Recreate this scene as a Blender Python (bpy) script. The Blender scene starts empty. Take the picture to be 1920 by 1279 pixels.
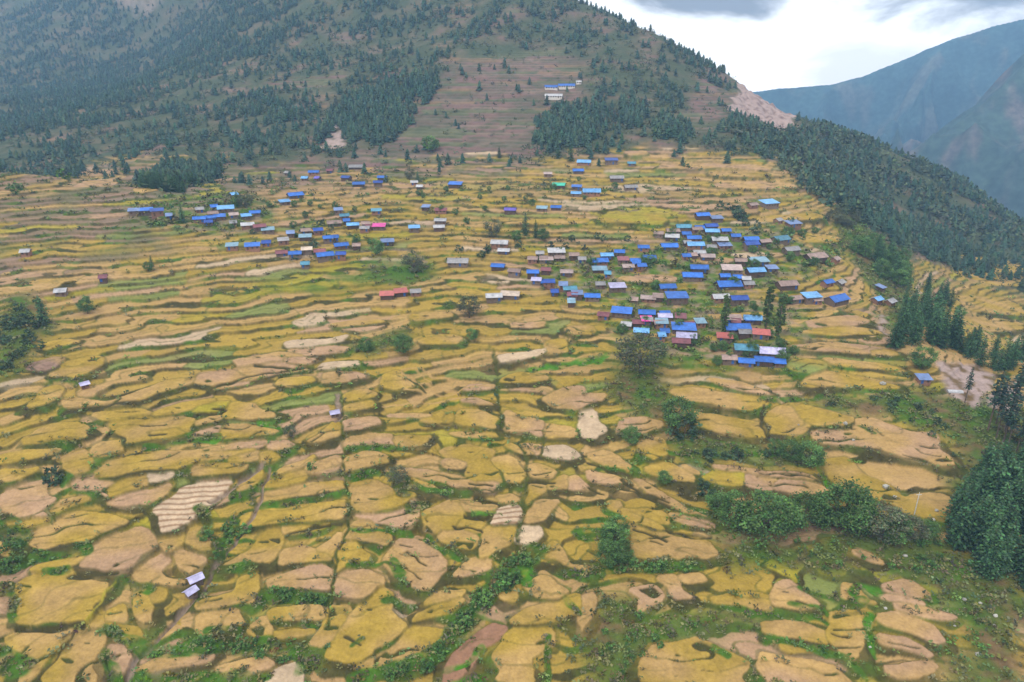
import bpy, math, random
import numpy as np

# ------------------------------------------------------------------ camera, sky, sun
S = bpy.context.scene
COL = S.collection
R = math.radians
W0, H0, FPX = 1920.0, 1279.0, 1297.0          # photo frame and focal length in its pixels
PITCH = R(20.7)
CP, SP = math.cos(PITCH), math.sin(PITCH)
CAMZ = 300.0
cam_d = bpy.data.cameras.new('camera'); cam = bpy.data.objects.new('camera', cam_d); COL.objects.link(cam)
cam.location = (0, 0, CAMZ); cam.rotation_euler = (R(90) - PITCH, 0, 0)
cam_d.sensor_width = 36.0; cam_d.lens = 36.0 * FPX / W0
cam_d.clip_start = 1.0; cam_d.clip_end = 30000.0
S.camera = cam
S.view_settings.view_transform = 'Standard'; S.view_settings.look = 'None'
S.view_settings.exposure = 0.24; S.cycles.volume_bounces = 2; S.view_settings.gamma = 1.0
SUN_EL, SUN_AZ = R(52), R(215)                 # azimuth clockwise from +Y
def build_world():
    w = bpy.data.worlds.new('World'); S.world = w; w.use_nodes = True
    nt = w.node_tree; N = nt.nodes; L = nt.links; N.clear()
    out = N.new('ShaderNodeOutputWorld'); bg = N.new('ShaderNodeBackground'); bg.inputs[1].default_value = 0.1
    sky = N.new('ShaderNodeTexSky'); sky.sky_type = 'NISHITA'; sky.sun_disc = False
    sky.sun_elevation = SUN_EL; sky.sun_rotation = SUN_AZ
    tc = N.new('ShaderNodeTexCoord')
    def math_(op, a, b=None, clamp=False):
        m = N.new('ShaderNodeMath'); m.operation = op; m.use_clamp = clamp
        for i, v in enumerate((a, b)):
            if v is None: continue
            if isinstance(v, (int, float)): m.inputs[i].default_value = v
            else: L.new(v, m.inputs[i])
        return m.outputs[0]
    sep = N.new('ShaderNodeSeparateXYZ'); L.new(tc.outputs['Generated'], sep.inputs[0])
    X, Y, Z = sep.outputs
    az = math_('ARCTAN2', X, Y); el = math_('ARCSINE', Z)
    cb = N.new('ShaderNodeCombineXYZ'); L.new(math_('MULTIPLY', az, 5.0), cb.inputs[0]); L.new(math_('MULTIPLY', el, 11.0), cb.inputs[1])
    nz = N.new('ShaderNodeTexNoise'); nz.inputs['Scale'].default_value = 1.6; nz.inputs['Detail'].default_value = 7; nz.inputs['Roughness'].default_value = .55
    nz.inputs['Distortion'].default_value = .35; L.new(cb.outputs[0], nz.inputs['Vector'])
    n = math_('SUBTRACT', nz.outputs['Fac'], 0.5)
    def blob(a0, e0, ra, re):                 # soft cloud bank at a direction of the sky
        u = math_('DIVIDE', math_('SUBTRACT', az, a0), ra); v = math_('DIVIDE', math_('SUBTRACT', el, e0), re)
        d = math_('ADD', math_('MULTIPLY', u, u), math_('MULTIPLY', v, v))
        d = math_('ADD', math_('SQRT', d), math_('MULTIPLY', n, -1.9))
        mr = N.new('ShaderNodeMapRange'); mr.interpolation_type = 'SMOOTHSTEP'
        mr.inputs[1].default_value = 1.05; mr.inputs[2].default_value = .45; L.new(d, mr.inputs[0])
        return mr.outputs[0]
    g = blob(.235, .118, .24, .056)
    g = math_('MAXIMUM', g, blob(.60, .100, .20, .058))
    g = math_('MAXIMUM', g, math_('MULTIPLY', blob(.46, .012, .12, .035), .35))
    g = math_('MAXIMUM', g, math_('MULTIPLY', blob(.66, .06, .14, .05), .75))
    g = math_('MAXIMUM', g, math_('MULTIPLY', blob(-.8, .5, 1.2, .25), .4))
    g = math_('MAXIMUM', g, math_('MULTIPLY', blob(2.2, .6, 1.5, .3), .4))
    cl = N.new('ShaderNodeMix'); cl.data_type = 'RGBA'
    cl.inputs[6].default_value = (16, 15.6, 15, 1); cl.inputs[7].default_value = (2.9, 2.6, 2.4, 1)
    L.new(g, cl.inputs[0])
    mx = N.new('ShaderNodeMix'); mx.data_type = 'RGBA'; mx.inputs[0].default_value = .93
    L.new(sky.outputs[0], mx.inputs[6]); L.new(cl.outputs[2], mx.inputs[7])
    L.new(mx.outputs[2], bg.inputs[0]); L.new(bg.outputs[0], out.inputs[0])
build_world()
sun_d = bpy.data.lights.new('sun', 'SUN'); sun = bpy.data.objects.new('sun', sun_d); COL.objects.link(sun)
sun_d.energy = 1.9; sun_d.angle = R(10); sun_d.color = (1, .96, .9)
sun.rotation_euler = (R(90) - SUN_EL, 0, math.pi - SUN_AZ)
sun.location = (0, 0, 900)

# ------------------------------------------------------------------ helpers
def h2(ix, iy, seed=0):
    with np.errstate(over='ignore'):
        h = (np.asarray(ix).astype(np.int64).astype(np.uint32) * np.uint32(374761393) + np.asarray(iy).astype(np.int64).astype(np.uint32) * np.uint32(668265263)
             + np.uint32((seed * 2246822519 + 3266489917) & 0xffffffff))
        h = (h ^ (h >> np.uint32(13))) * np.uint32(1274126177)
        h = (h ^ (h >> np.uint32(16))) * np.uint32(2654435769)
        h = h ^ (h >> np.uint32(15))
    return h.astype(np.float64) / 4294967296.0
def noise(x, y, seed=0):                       # gradient noise, about -1..1
    ix = np.floor(x); iy = np.floor(y); fx = x - ix; fy = y - iy
    u = fx * fx * fx * (fx * (fx * 6 - 15) + 10); v = fy * fy * fy * (fy * (fy * 6 - 15) + 10)
    def g(dx, dy):
        a = h2(ix + dx, iy + dy, seed) * 6.2831853
        return np.cos(a) * (fx - dx) + np.sin(a) * (fy - dy)
    return 1.5 * ((g(0, 0) * (1 - u) + g(1, 0) * u) * (1 - v) + (g(0, 1) * (1 - u) + g(1, 1) * u) * v)
def fbm(x, y, seed=0, octv=4):
    s = 0; a = .55
    for k in range(octv):
        s = s + a * noise(x * 2 ** k + 17.3 * k, y * 2 ** k - 9.1 * k, seed + k); a *= .5
    return s
def sstep(a, b, x):
    t = np.clip((x - a) / (b - a), 0, 1); return t * t * (3 - 2 * t)
def lin(c):                                    # sRGB 0-255 -> linear
    c = np.asarray(c, float) / 255.0
    return np.where(c <= .04045, c / 12.92, ((c + .055) / 1.055) ** 2.4)
def mesh_obj(name, v, f, mat=None, parent=None, smooth=False, col=None):
    me = bpy.data.meshes.new(name)
    if isinstance(f, np.ndarray):
        n, k = f.shape
        me.vertices.add(len(v)); me.vertices.foreach_set('co', np.ascontiguousarray(v, np.float32).ravel())
        me.loops.add(n * k); me.loops.foreach_set('vertex_index', np.ascontiguousarray(f, np.int32).ravel())
        me.polygons.add(n); me.polygons.foreach_set('loop_start', np.arange(0, n * k, k, dtype=np.int32))
        me.polygons.foreach_set('loop_total', np.full(n, k, np.int32)); me.update(calc_edges=True)
    else:
        me.from_pydata([tuple(map(float, p)) for p in v], [], f); me.update()
    if col is not None:
        a = me.color_attributes.new('Col', 'FLOAT_COLOR', 'POINT')
        c4 = np.ones((len(v), 4), np.float32); c4[:, :3] = col; a.data.foreach_set('color', c4.ravel())
    if smooth: me.polygons.foreach_set('use_smooth', np.ones(len(me.polygons), bool))
    if mat: me.materials.append(mat)
    o = bpy.data.objects.new(name, me); COL.objects.link(o)
    if parent: o.parent = parent
    return o
def tag(o, label=None, cat=None, group=None, kind=None):
    if label: o['label'] = label
    if cat: o['category'] = cat
    if group: o['group'] = group
    if kind: o['kind'] = kind
    return o
def material(name, rough=.9, spec=.15, attr=None, color=(.5, .5, .5), var=0.0, scale=1.0, var2=0.0, scale2=.1, bump=0.0, bscale=3.0, objvar=0.0, detail=4):
    m = bpy.data.materials.new(name); m.use_nodes = True
    nt = m.node_tree; N = nt.nodes; L = nt.links; b = N['Principled BSDF']
    b.inputs['Roughness'].default_value = rough; b.inputs['Specular IOR Level'].default_value = spec
    geo = N.new('ShaderNodeNewGeometry'); tc = N.new('ShaderNodeTexCoord')
    pos = geo.outputs['Position']
    if attr:
        at = N.new('ShaderNodeVertexColor'); at.layer_name = attr; c = at.outputs[0]
    else:
        rgb = N.new('ShaderNodeRGB'); rgb.outputs[0].default_value = (*color, 1); c = rgb.outputs[0]
    fac = None
    def add(o):
        nonlocal fac
        if fac is None: fac = o
        else:
            mm = N.new('ShaderNodeMath'); mm.operation = 'MULTIPLY'; L.new(fac, mm.inputs[0]); L.new(o, mm.inputs[1]); fac = mm.outputs[0]
    for v, sc in ((var, scale), (var2, scale2)):
        if v:
            nz = N.new('ShaderNodeTexNoise'); nz.inputs['Scale'].default_value = sc; nz.inputs['Detail'].default_value = detail; L.new(pos, nz.inputs['Vector'])
            mr = N.new('ShaderNodeMapRange'); mr.inputs[1].default_value = .25; mr.inputs[2].default_value = .75
            mr.inputs[3].default_value = 1 - v; mr.inputs[4].default_value = 1 + v; L.new(nz.outputs['Fac'], mr.inputs[0]); add(mr.outputs[0])
    if objvar:
        oi = N.new('ShaderNodeObjectInfo'); mr = N.new('ShaderNodeMapRange'); mr.inputs[3].default_value = 1 - objvar; mr.inputs[4].default_value = 1 + objvar
        L.new(oi.outputs['Random'], mr.inputs[0]); add(mr.outputs[0])
    if fac is not None:
        vm = N.new('ShaderNodeVectorMath'); vm.operation = 'SCALE'; L.new(c, vm.inputs[0]); L.new(fac, vm.inputs['Scale']); c = vm.outputs[0]
    L.new(c, b.inputs['Base Color'])
    if bump:
        nz = N.new('ShaderNodeTexNoise'); nz.inputs['Scale'].default_value = bscale; nz.inputs['Detail'].default_value = 5; L.new(pos, nz.inputs['Vector'])
        bp = N.new('ShaderNodeBump'); bp.inputs['Strength'].default_value = bump; bp.inputs['Distance'].default_value = .5
        L.new(nz.outputs['Fac'], bp.inputs['Height']); L.new(bp.outputs[0], b.inputs['Normal'])
    return m

# ------------------------------------------------------------------ terrain: smooth base through known points
def ray(px, py):                               # world slopes X/Y and Z/Y of the sight line through a photo pixel
    a = (np.asarray(px, float) - W0 / 2) / FPX; b = (H0 / 2 - np.asarray(py, float)) / FPX
    dy = CP + b * SP
    return a / dy, (-SP + b * CP) / dy
def project(x, y, z):                          # world -> photo pixel (z relative to the camera)
    d = y * CP - z * SP
    return W0 / 2 + FPX * x / d, H0 / 2 - FPX * (y * SP + z * CP) / d
CTRL = []
def cp(px, py, Y):
    a, c = ray(px, py); CTRL.append((a * Y, Y, c * Y))
base_line = lambda c, s=.2, z0=-166.: z0 / (c - s)
for px in (-500, 0, 480, 960, 1400, 1680, 1920, 2400):   # the terraced apron below the village
    for py in (1279, 1000, 800, 640, 500, 400):
        if (px > 1600 and py < 600) or (px > 1900 and py < 700): continue
        Y = base_line(float(ray(px, py)[1]))
        dx = (px - 960) / 960
        if dx < 0: Y *= 1 - .05 * dx * dx
        else: Y *= 1 + .02 * dx - (.03 * dx * dx if py > 700 else .05 * dx)
        cp(px, py, Y)
for px, rows in ((-500, ((330, 640), (285, 760), (240, 980), (190, 1200), (100, 1550), (0, 1900), (-150, 2250))),
                 (0, ((330, 600), (290, 690), (250, 830), (200, 1100), (100, 1480), (0, 1850), (-150, 2200))),
                 (400, ((330, 545), (290, 620), (200, 800), (120, 980), (60, 1250), (0, 1500), (-150, 1850))),
                 (800, ((330, 530), (280, 620), (200, 730), (100, 870), (0, 1030), (-150, 1270))),
                 (1100, ((330, 520), (270, 600), (200, 700), (100, 850))),
                 (1300, ((330, 520), (270, 590), (180, 740))),
                 (1480, ((330, 515), (270, 640)))):
    for py, Y in rows: cp(px, py, Y)
for px, py, Y in ((1600, 420, 470), (1700, 420, 590), (1600, 330, 660), (1800, 480, 520), (1920, 520, 480), (1850, 600, 400), (1920, 640, 375), (1780, 380, 690), (1920, 715, 262), (2400, 740, 262)): cp(px, py, Y)
CREST = [(600, -330, 1560), (850, -180, 1320), (980, -80, 1150), (1110, 4, 1010), (1200, 45, 970), (1280, 84, 935), (1340, 115, 910), (1400, 152, 885), (1445, 185, 865), (1490, 212, 845),
         (1560, 240, 820), (1630, 262, 805), (1700, 290, 790), (1800, 340, 765), (1920, 428, 730), (2050, 500, 700), (2300, 590, 640)]
for px, py, Y in CREST:
    cp(px, py + 12, Y)
    a, c = ray(px, py + 12)
    for dy, dz in ((140, -60), (330, -190), (700, -420)): CTRL.append((a * Y + dy * .25, Y + dy, c * Y + dz))
CTRL = np.array(CTRL)
def tps_fit(P, lam):
    n = len(P); xy = P[:, :2] / 500.0
    d2 = ((xy[:, None] - xy[None]) ** 2).sum(-1); K = .5 * d2 * np.log(d2 + 1e-12) + lam * np.eye(n)
    Q = np.c_[np.ones(n), xy]; A = np.zeros((n + 3, n + 3)); A[:n, :n] = K; A[:n, n:] = Q; A[n:, :n] = Q.T
    return np.linalg.solve(A, np.r_[P[:, 2], 0, 0, 0])
TW = tps_fit(CTRL, 2e-4)
def tps(x, y):
    x = np.asarray(x, float); sh = x.shape; x = x.ravel() / 500.; y = np.asarray(y, float).ravel() / 500.
    out = np.full(x.shape, TW[-3]) + TW[-2] * x + TW[-1] * y
    for (cx, cy, _), w in zip(CTRL / [500., 500., 1.], TW[:-3]):
        d2 = (x - cx) ** 2 + (y - cy) ** 2; out += w * .5 * d2 * np.log(d2 + 1e-12)
    return out.reshape(sh)
# the grid: straight rows of constant depth, columns fanning out from below the camera; denser where things are nearer
tan_c = np.concatenate([np.linspace(-1.7, -1.0, 150, endpoint=False), np.linspace(-1.0, 1.0, 1600), np.linspace(1.0, 1.65, 151)[1:]])
yy = np.linspace(60, 2300, 6000)
pyc = project(0 * yy, yy, tps(0 * yy + yy * .02, yy))[1]
rows = [40., 60., 75., 88., 98., 106., 112.]
pmin = np.minimum.accumulate(pyc)
y_of = lambda p: float(np.interp(-p, -pmin, yy))
p = float(np.interp(116., yy, pmin)); last = 112.
while True:
    y = y_of(p)
    y = max(y, last + .22)
    if y > 1180: break
    rows.append(y); last = y; p = min(p, float(np.interp(y, yy, pmin))) - (1.05 if y < 620 else .9)
rows = np.array(rows + list(np.linspace(1186, 2350, 150)))
NR, NC = len(rows), len(tan_c)
GY = np.repeat(rows[:, None], NC, 1); GX = GY * tan_c[None] * .985
# coarse evaluation of the spline, then bilinear to the fine grid
rs = np.unique(np.r_[np.arange(0, NR, 6), NR - 1]); cs = np.unique(np.r_[np.arange(0, NC, 8), NC - 1])
co = tps(GX[np.ix_(rs, cs)], GY[np.ix_(rs, cs)])
tmp = np.empty((len(rs), NC))
for i in range(len(rs)): tmp[i] = np.interp(tan_c, tan_c[cs], co[i])
B = np.empty((NR, NC))
for j in range(NC): B[:, j] = np.interp(rows, rows[rs], tmp[:, j])
B += sstep(150, 210, GY) * (1 - sstep(430, 540, GY)) * (3.2 * noise(GX / 130 + 2, GY / 130, 4) + .055 * np.clip(-GX - 30, 0, 400))
B += 2.2 * fbm(GX / 95, GY / 95, 3, 2) + np.clip((GY - 560) / 250, 0, 1) * 16 * fbm(GX / 210, GY / 210, 8, 5)
def sample(G, x, y):
    y = np.asarray(y, float); t = np.asarray(x, float) / np.maximum(y, 1) / .985
    r = np.clip(np.interp(y, rows, np.arange(NR)), 0, NR - 1.001); c = np.clip(np.interp(t, tan_c, np.arange(NC)), 0, NC - 1.001)
    i = r.astype(int); j = c.astype(int); u = r - i; v = c - j
    return (G[i, j] * (1 - v) + G[i, j + 1] * v) * (1 - u) + (G[i + 1, j] * (1 - v) + G[i + 1, j + 1] * v) * u
YS = np.concatenate([np.linspace(60, 600, 700), np.linspace(601, 2300, 900)])
def hit(G, px, py):                            # where the sight line through a photo pixel first meets the ground
    a, c = ray(px, py)
    d = sample(G, a * YS, YS) - c * YS
    k = int(np.argmax(d > 0))
    if k == 0: k = len(YS) - 1 if d[0] <= 0 else 1
    t = d[k - 1] / (d[k - 1] - d[k] + 1e-9); Y = YS[k - 1] + min(max(t, 0), 1) * (YS[k] - YS[k - 1])
    return float(a) * Y, Y
def pts(s): return [tuple(map(float, q.split(','))) for q in s.split()]
def wpts(G, s): return np.array([hit(G, *q) for q in (pts(s) if isinstance(s, str) else s)])
def chaikin(P, n=2, closed=True):
    for _ in range(n):
        Q = np.roll(P, -1, 0) if closed else P[1:]; A = P if closed else P[:-1]
        N_ = np.empty((2 * len(A), 2)); N_[0::2] = .75 * A + .25 * Q; N_[1::2] = .25 * A + .75 * Q
        P = N_ if closed else np.vstack([P[:1], N_, P[-1:]])
    return P
def corner(P):                                 # nip the corners only
    a = .87 * P + .13 * np.roll(P, 1, 0); b = .87 * P + .13 * np.roll(P, -1, 0); return np.stack([a, b], 1).reshape(-1, 2)
def seg_dist(x, y, P, closed):
    Q = np.roll(P, -1, 0) if closed else P[1:]; A = P if closed else P[:-1]
    d = np.full(x.shape, 1e9)
    for (ax, ay), (bx, by) in zip(A, Q):
        ex, ey = bx - ax, by - ay; t = np.clip(((x - ax) * ex + (y - ay) * ey) / (ex * ex + ey * ey + 1e-9), 0, 1)
        d = np.minimum(d, (x - ax - t * ex) ** 2 + (y - ay - t * ey) ** 2)
    return np.sqrt(d)
def inside(x, y, P):
    r = np.zeros(x.shape, bool); Q = np.roll(P, -1, 0)
    for (ax, ay), (bx, by) in zip(P, Q):
        if ay == by: continue
        r ^= ((ay > y) != (by > y)) & (x < (bx - ax) * (y - ay) / (by - ay) + ax)
    return r
def near_idx(P, m):
    x0, y0 = P.min(0) - m; x1, y1 = P.max(0) + m
    r0, r1 = np.searchsorted(rows, (y0, y1)); r0 = max(r0 - 1, 0); r1 = min(r1 + 1, NR)
    lo = min(x0 / y0, x0 / y1) / .985; hi = max(x1 / y0, x1 / y1) / .985
    c0, c1 = np.searchsorted(tan_c, (lo, hi)); return slice(r0, r1), slice(max(c0 - 1, 0), min(c1 + 1, NC))
def region(*strs, soft=6.0, warp=6.0):         # soft mask of a ground area outlined in the photo
    M = np.zeros((NR, NC))
    for s in strs:
        P = chaikin(wpts(B, s), 1); sl = near_idx(P, soft + warp)
        x = GX[sl] + warp * noise(GX[sl] / 14, GY[sl] / 14, 31) + warp * noise(GX[sl] / 45, GY[sl] / 45, 32); y = GY[sl] + warp * noise(GX[sl] / 14, GY[sl] / 14, 33)
        sd = seg_dist(x, y, P, True) * np.where(inside(x, y, P), 1, -1)
        M[sl] = np.maximum(M[sl], sstep(-soft, soft, sd))
    return M

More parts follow.
